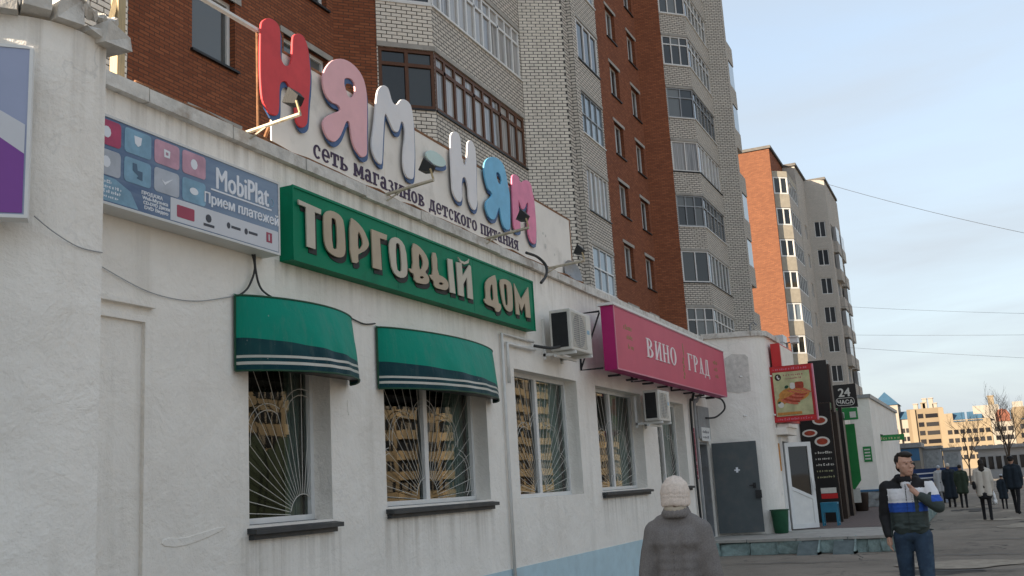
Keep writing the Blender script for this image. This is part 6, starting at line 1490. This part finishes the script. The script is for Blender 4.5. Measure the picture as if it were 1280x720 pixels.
def fold(c):
    k = min(1, max(0, (1.25-c.z)/.25)); a_ = math.atan2(c.y, c.x)
    return c + Vector((.0, -.010*k*math.sin(c.x*34+1.5*math.sin(c.z*5)), 0)) + Vector((.006*k*math.sin(c.z*21+c.x*9), 0, 0)) + Vector((0, -.005*math.sin(c.z*38+c.x*26)*max(0, 1-abs(c.z-1.18)/.14), 0))
coat = skin_mesh('coat', ct, .011, ['coat_grey'], None, ow, WB, WF, 5, fold)
cl = []
for k in range(20):
    a_ = 2*math.pi*k/20; cl.append(((.072*math.cos(a_), .005+.070*math.sin(a_), 1.428), (.015, .015, .030))); cl.append(((.082*math.cos(a_), .0+.080*math.sin(a_), 1.408), (.016, .016, .028)))
skin_mesh('collar', cl, .007, ['coat_grey'], None, coat, WB, WF, 3)
sm = []; limb(sm, (0, -.186, .55), (0, -.176, .98), .004, .004, 14); limb(sm, (0, -.176, .98), (0, -.152, 1.20), .004, .004, 10); skin_mesh('seam', sm, .004, ['jacket_black'], None, coat, WB, WF, 0)
def rib(c):
    a_ = math.atan2(c.y-.012, c.x); top_ = min(1, max(0, (1.655-c.z)/.05)); k = 1+.006*math.cos(a_*34)*top_
    return Vector((c.x*k, .012+(c.y-.012)*k, c.z+.004*math.sin(a_*3)+.002*math.sin(a_*11)))
ht = [((0, .012, 1.545), (.098, .106, .108)), ((0, .012, 1.520), (.0985, .1065, .075)), ((0, .012, 1.50), (.097, .105, .06))]
for k in range(44): a_ = 2*math.pi*k/44; ht.append(((.083*math.cos(a_), .012+.091*math.sin(a_), 1.484), (.014, .014, .030)))
skin_mesh('knitted_cap', ht, .005, ['knit'], None, ow, WB, WF, 3, rib)
hr = [((0, -.005, 1.438), (.070, .072, .032))]
for k in range(24): a_ = math.pi+math.pi*k/23; hr.append(((.070*math.cos(a_), .0+.074*math.sin(a_), 1.435+random.uniform(-.008, .008)), (.010, .010, .026)))
skin_mesh('hair', hr, .005, ['box_card'], None, ow, WB, WF, 1)
for s in (-1, 1): bl = [((s*.09, .02+.12*s, .05), (.045, .11, .05))]; skin_mesh('shoe', bl, .015, ['shoe'], None, ow, WB, WF, 2)

# ---- people further off
def passer(label, x, y, H, fwd, top, legs, coat_end, hair, hat=None, skirt=False, arms=(0, 0), stride=.16, bulk=1.0, long_hair=False, grp='people walking far down the pavement'):
    t_ = thing('person', label, 'person', group=grp); k = H/1.72; B = (x, y, 0); vx = .02
    def v(*c): return Vector(c)*k
    bl = [(v(0, .01, 1.60), tuple(q*k for q in (.075, .09, .11))), (v(0, .10, 1.59), tuple(q*k for q in (.015, .02, .03)))]; limb(bl, v(0, 0, 1.36), v(0, .01, 1.52), .055*k, .052*k, 5); limb(bl, v(0, 0, .9), v(0, 0, 1.36), .09*k, .085*k, 6)
    sh, lg = {}, {}
    for s in (-1, 1):
        sw = arms[0] if s < 0 else arms[1]
        sh[s] = (v(s*.17, 0, 1.38), v(s*.22, -.02+sw*.5, 1.11), v(s*.20, .06+sw, .87)); lg[s] = (v(s*.085, 0, .9), v(s*.09, .05+.5*stride*s, .48), v(s*.09, -.02+stride*s, .09))
        a_, b_, c_ = sh[s]; limb(bl, a_, b_, .045*k, .04*k, 5); limb(bl, b_, c_, .04*k, .028*k, 5); hand_blobs(bl, c_, (0, .1, -1), (-s*.6, .4, -.5), (0, 1, 0), k, .5)
        a_, b_, c_ = lg[s]; limb(bl, a_, b_, .075*k, .05*k, 6); limb(bl, b_, c_, .05*k, .036*k, 6); bl.append((c_+Vector((0, .05, -.045))*k, (.042*k, .11*k, .042*k)))
    skin_mesh('body', bl, .014, ['skin'], None, t_, B, fwd, 3)
    ct = []; z = coat_end
    while z < 1.36:
        f_ = 1.0 if z > .95 else 1.0+(.95-z)*.35
        ct += [(v(-.085*f_, 0, z), tuple(q*k*bulk for q in (.115*f_, .135*f_, .08))), (v(.085*f_, 0, z), tuple(q*k*bulk for q in (.115*f_, .135*f_, .08)))]; z += .045
    limb(ct, v(-.13, 0, 1.40), v(.13, 0, 1.40), .075*k, .075*k, 6); limb(ct, v(-.06, 0, 1.45), v(.06, 0, 1.45), .06*k, .06*k, 4)
    for s in (-1, 1): a_, b_, c_ = sh[s]; limb(ct, a_, b_, .075*k*bulk, .066*k*bulk, 7); limb(ct, b_, c_, .064*k*bulk, .050*k, 7)
    skin_mesh('coat', ct, .016, [top], None, t_, B, fwd, 4)
    tr_ = [(v(0, 0, .93), (.15*k, .11*k, .09*k))]
    for s in (-1, 1): a_, b_, c_ = lg[s]; limb(tr_, a_, b_, .088*k, .062*k, 7); limb(tr_, b_, c_, .060*k, .048*k, 7)
    if skirt: tr_ += [(v(0, 0, z_), (.19*k, .15*k, .06*k)) for z_ in (.74, .68, .64)]
    for s in (-1, 1): tr_.append((lg[s][2]+Vector((0, .05, -.045))*k, (.05*k, .12*k, .05*k)))
    skin_mesh('trousers', tr_, .016, [legs], None, t_, B, fwd, 3)
    hb = [(v(0, -.02, 1.635), tuple(q*k for q in (.085, .09, .09)))]
    if long_hair: hb += [(v(0, -.075, z_), tuple(q*k for q in (.085, .05, .07))) for z_ in (1.58, 1.50, 1.42)]
    skin_mesh('hair', hb, .014, [hair], None, t_, B, fwd, 3)
    if hat: skin_mesh('hat', [(v(0, .0, 1.675), tuple(q*k for q in (.10, .11, .065))), (v(0, .06, 1.655), tuple(q*k for q in (.08, .08, .02)))], .012, [hat], None, t_, B, fwd, 2)
    return t_, k, sh
AW = (1.0, 0.0)
wc, k, sh = passer('woman in a cream white coat with long dark hair and a white carrier bag', 32.8, .03, 1.72, AW, 'coat_white', 'trousers_black', .72, 'hair_dark', skirt=True, long_hair=True, stride=.14, arms=(.02, -.02))
bg = thing('carrier_bag', 'white plastic carrier bag held by the woman in the white coat', 'bag')
skin_mesh('bag', [(Vector((-.235, .05, .62)), (.05, .14, .16)), (Vector((-.235, .05, .50)), (.075, .17, .10)), (Vector((-.23, .05, .78)), (.018, .06, .05))], .02, ['bag_white'], None, bg, (32.8, .03, 0), AW, 3)
hbg = thing('handbag', 'black shoulder bag of the woman in the white coat', 'bag')
skin_mesh('bag', [(Vector((.25, -.02, 1.02)), (.055, .15, .11)), (Vector((.25, -.02, .95)), (.06, .16, .09))], .02, ['trousers_black'], None, hbg, (32.8, .03, 0), AW, 3)
passer('person in a long dark navy coat with fair hair at the market table', 43.6, 1.22, 1.68, (1, .2), 'coat_navy', 'trousers_black', .40, 'coat_white', stride=.05, bulk=1.2)
passer('person in a dark green coat beside the navy coat', 42.6, .78, 1.60, (1, 0), 'coat_green', 'trousers_black', .62, 'hair_dark', stride=.05, bulk=1.1)
passer('small child in a pale knitted hat holding the man\'s side', 40.0, -.55, 1.18, (1, -.1), 'coat_navy', 'trousers_black', .55, 'hair_dark', hat='icon_grey', stride=.05)
passer('man in a dark jacket and flat cap at the right edge', 36.2, -.84, 1.76, (1, -.25), 'coat_navy', 'trousers_black', .80, 'hair_dark', hat='trousers_black', stride=.26, bulk=1.15)
passer('person in a grey coat bending over the covered market table', 49.0, 1.75, 1.62, (1, .1), 'far_grey', 'trousers_black', .55, 'icon_grey', stride=.04)
passer('dark figure standing by the corner of the kiosk', 52.0, 3.95, 1.66, (-1, 0), 'coat_navy', 'trousers_black', .6, 'hair_dark', stride=.04)
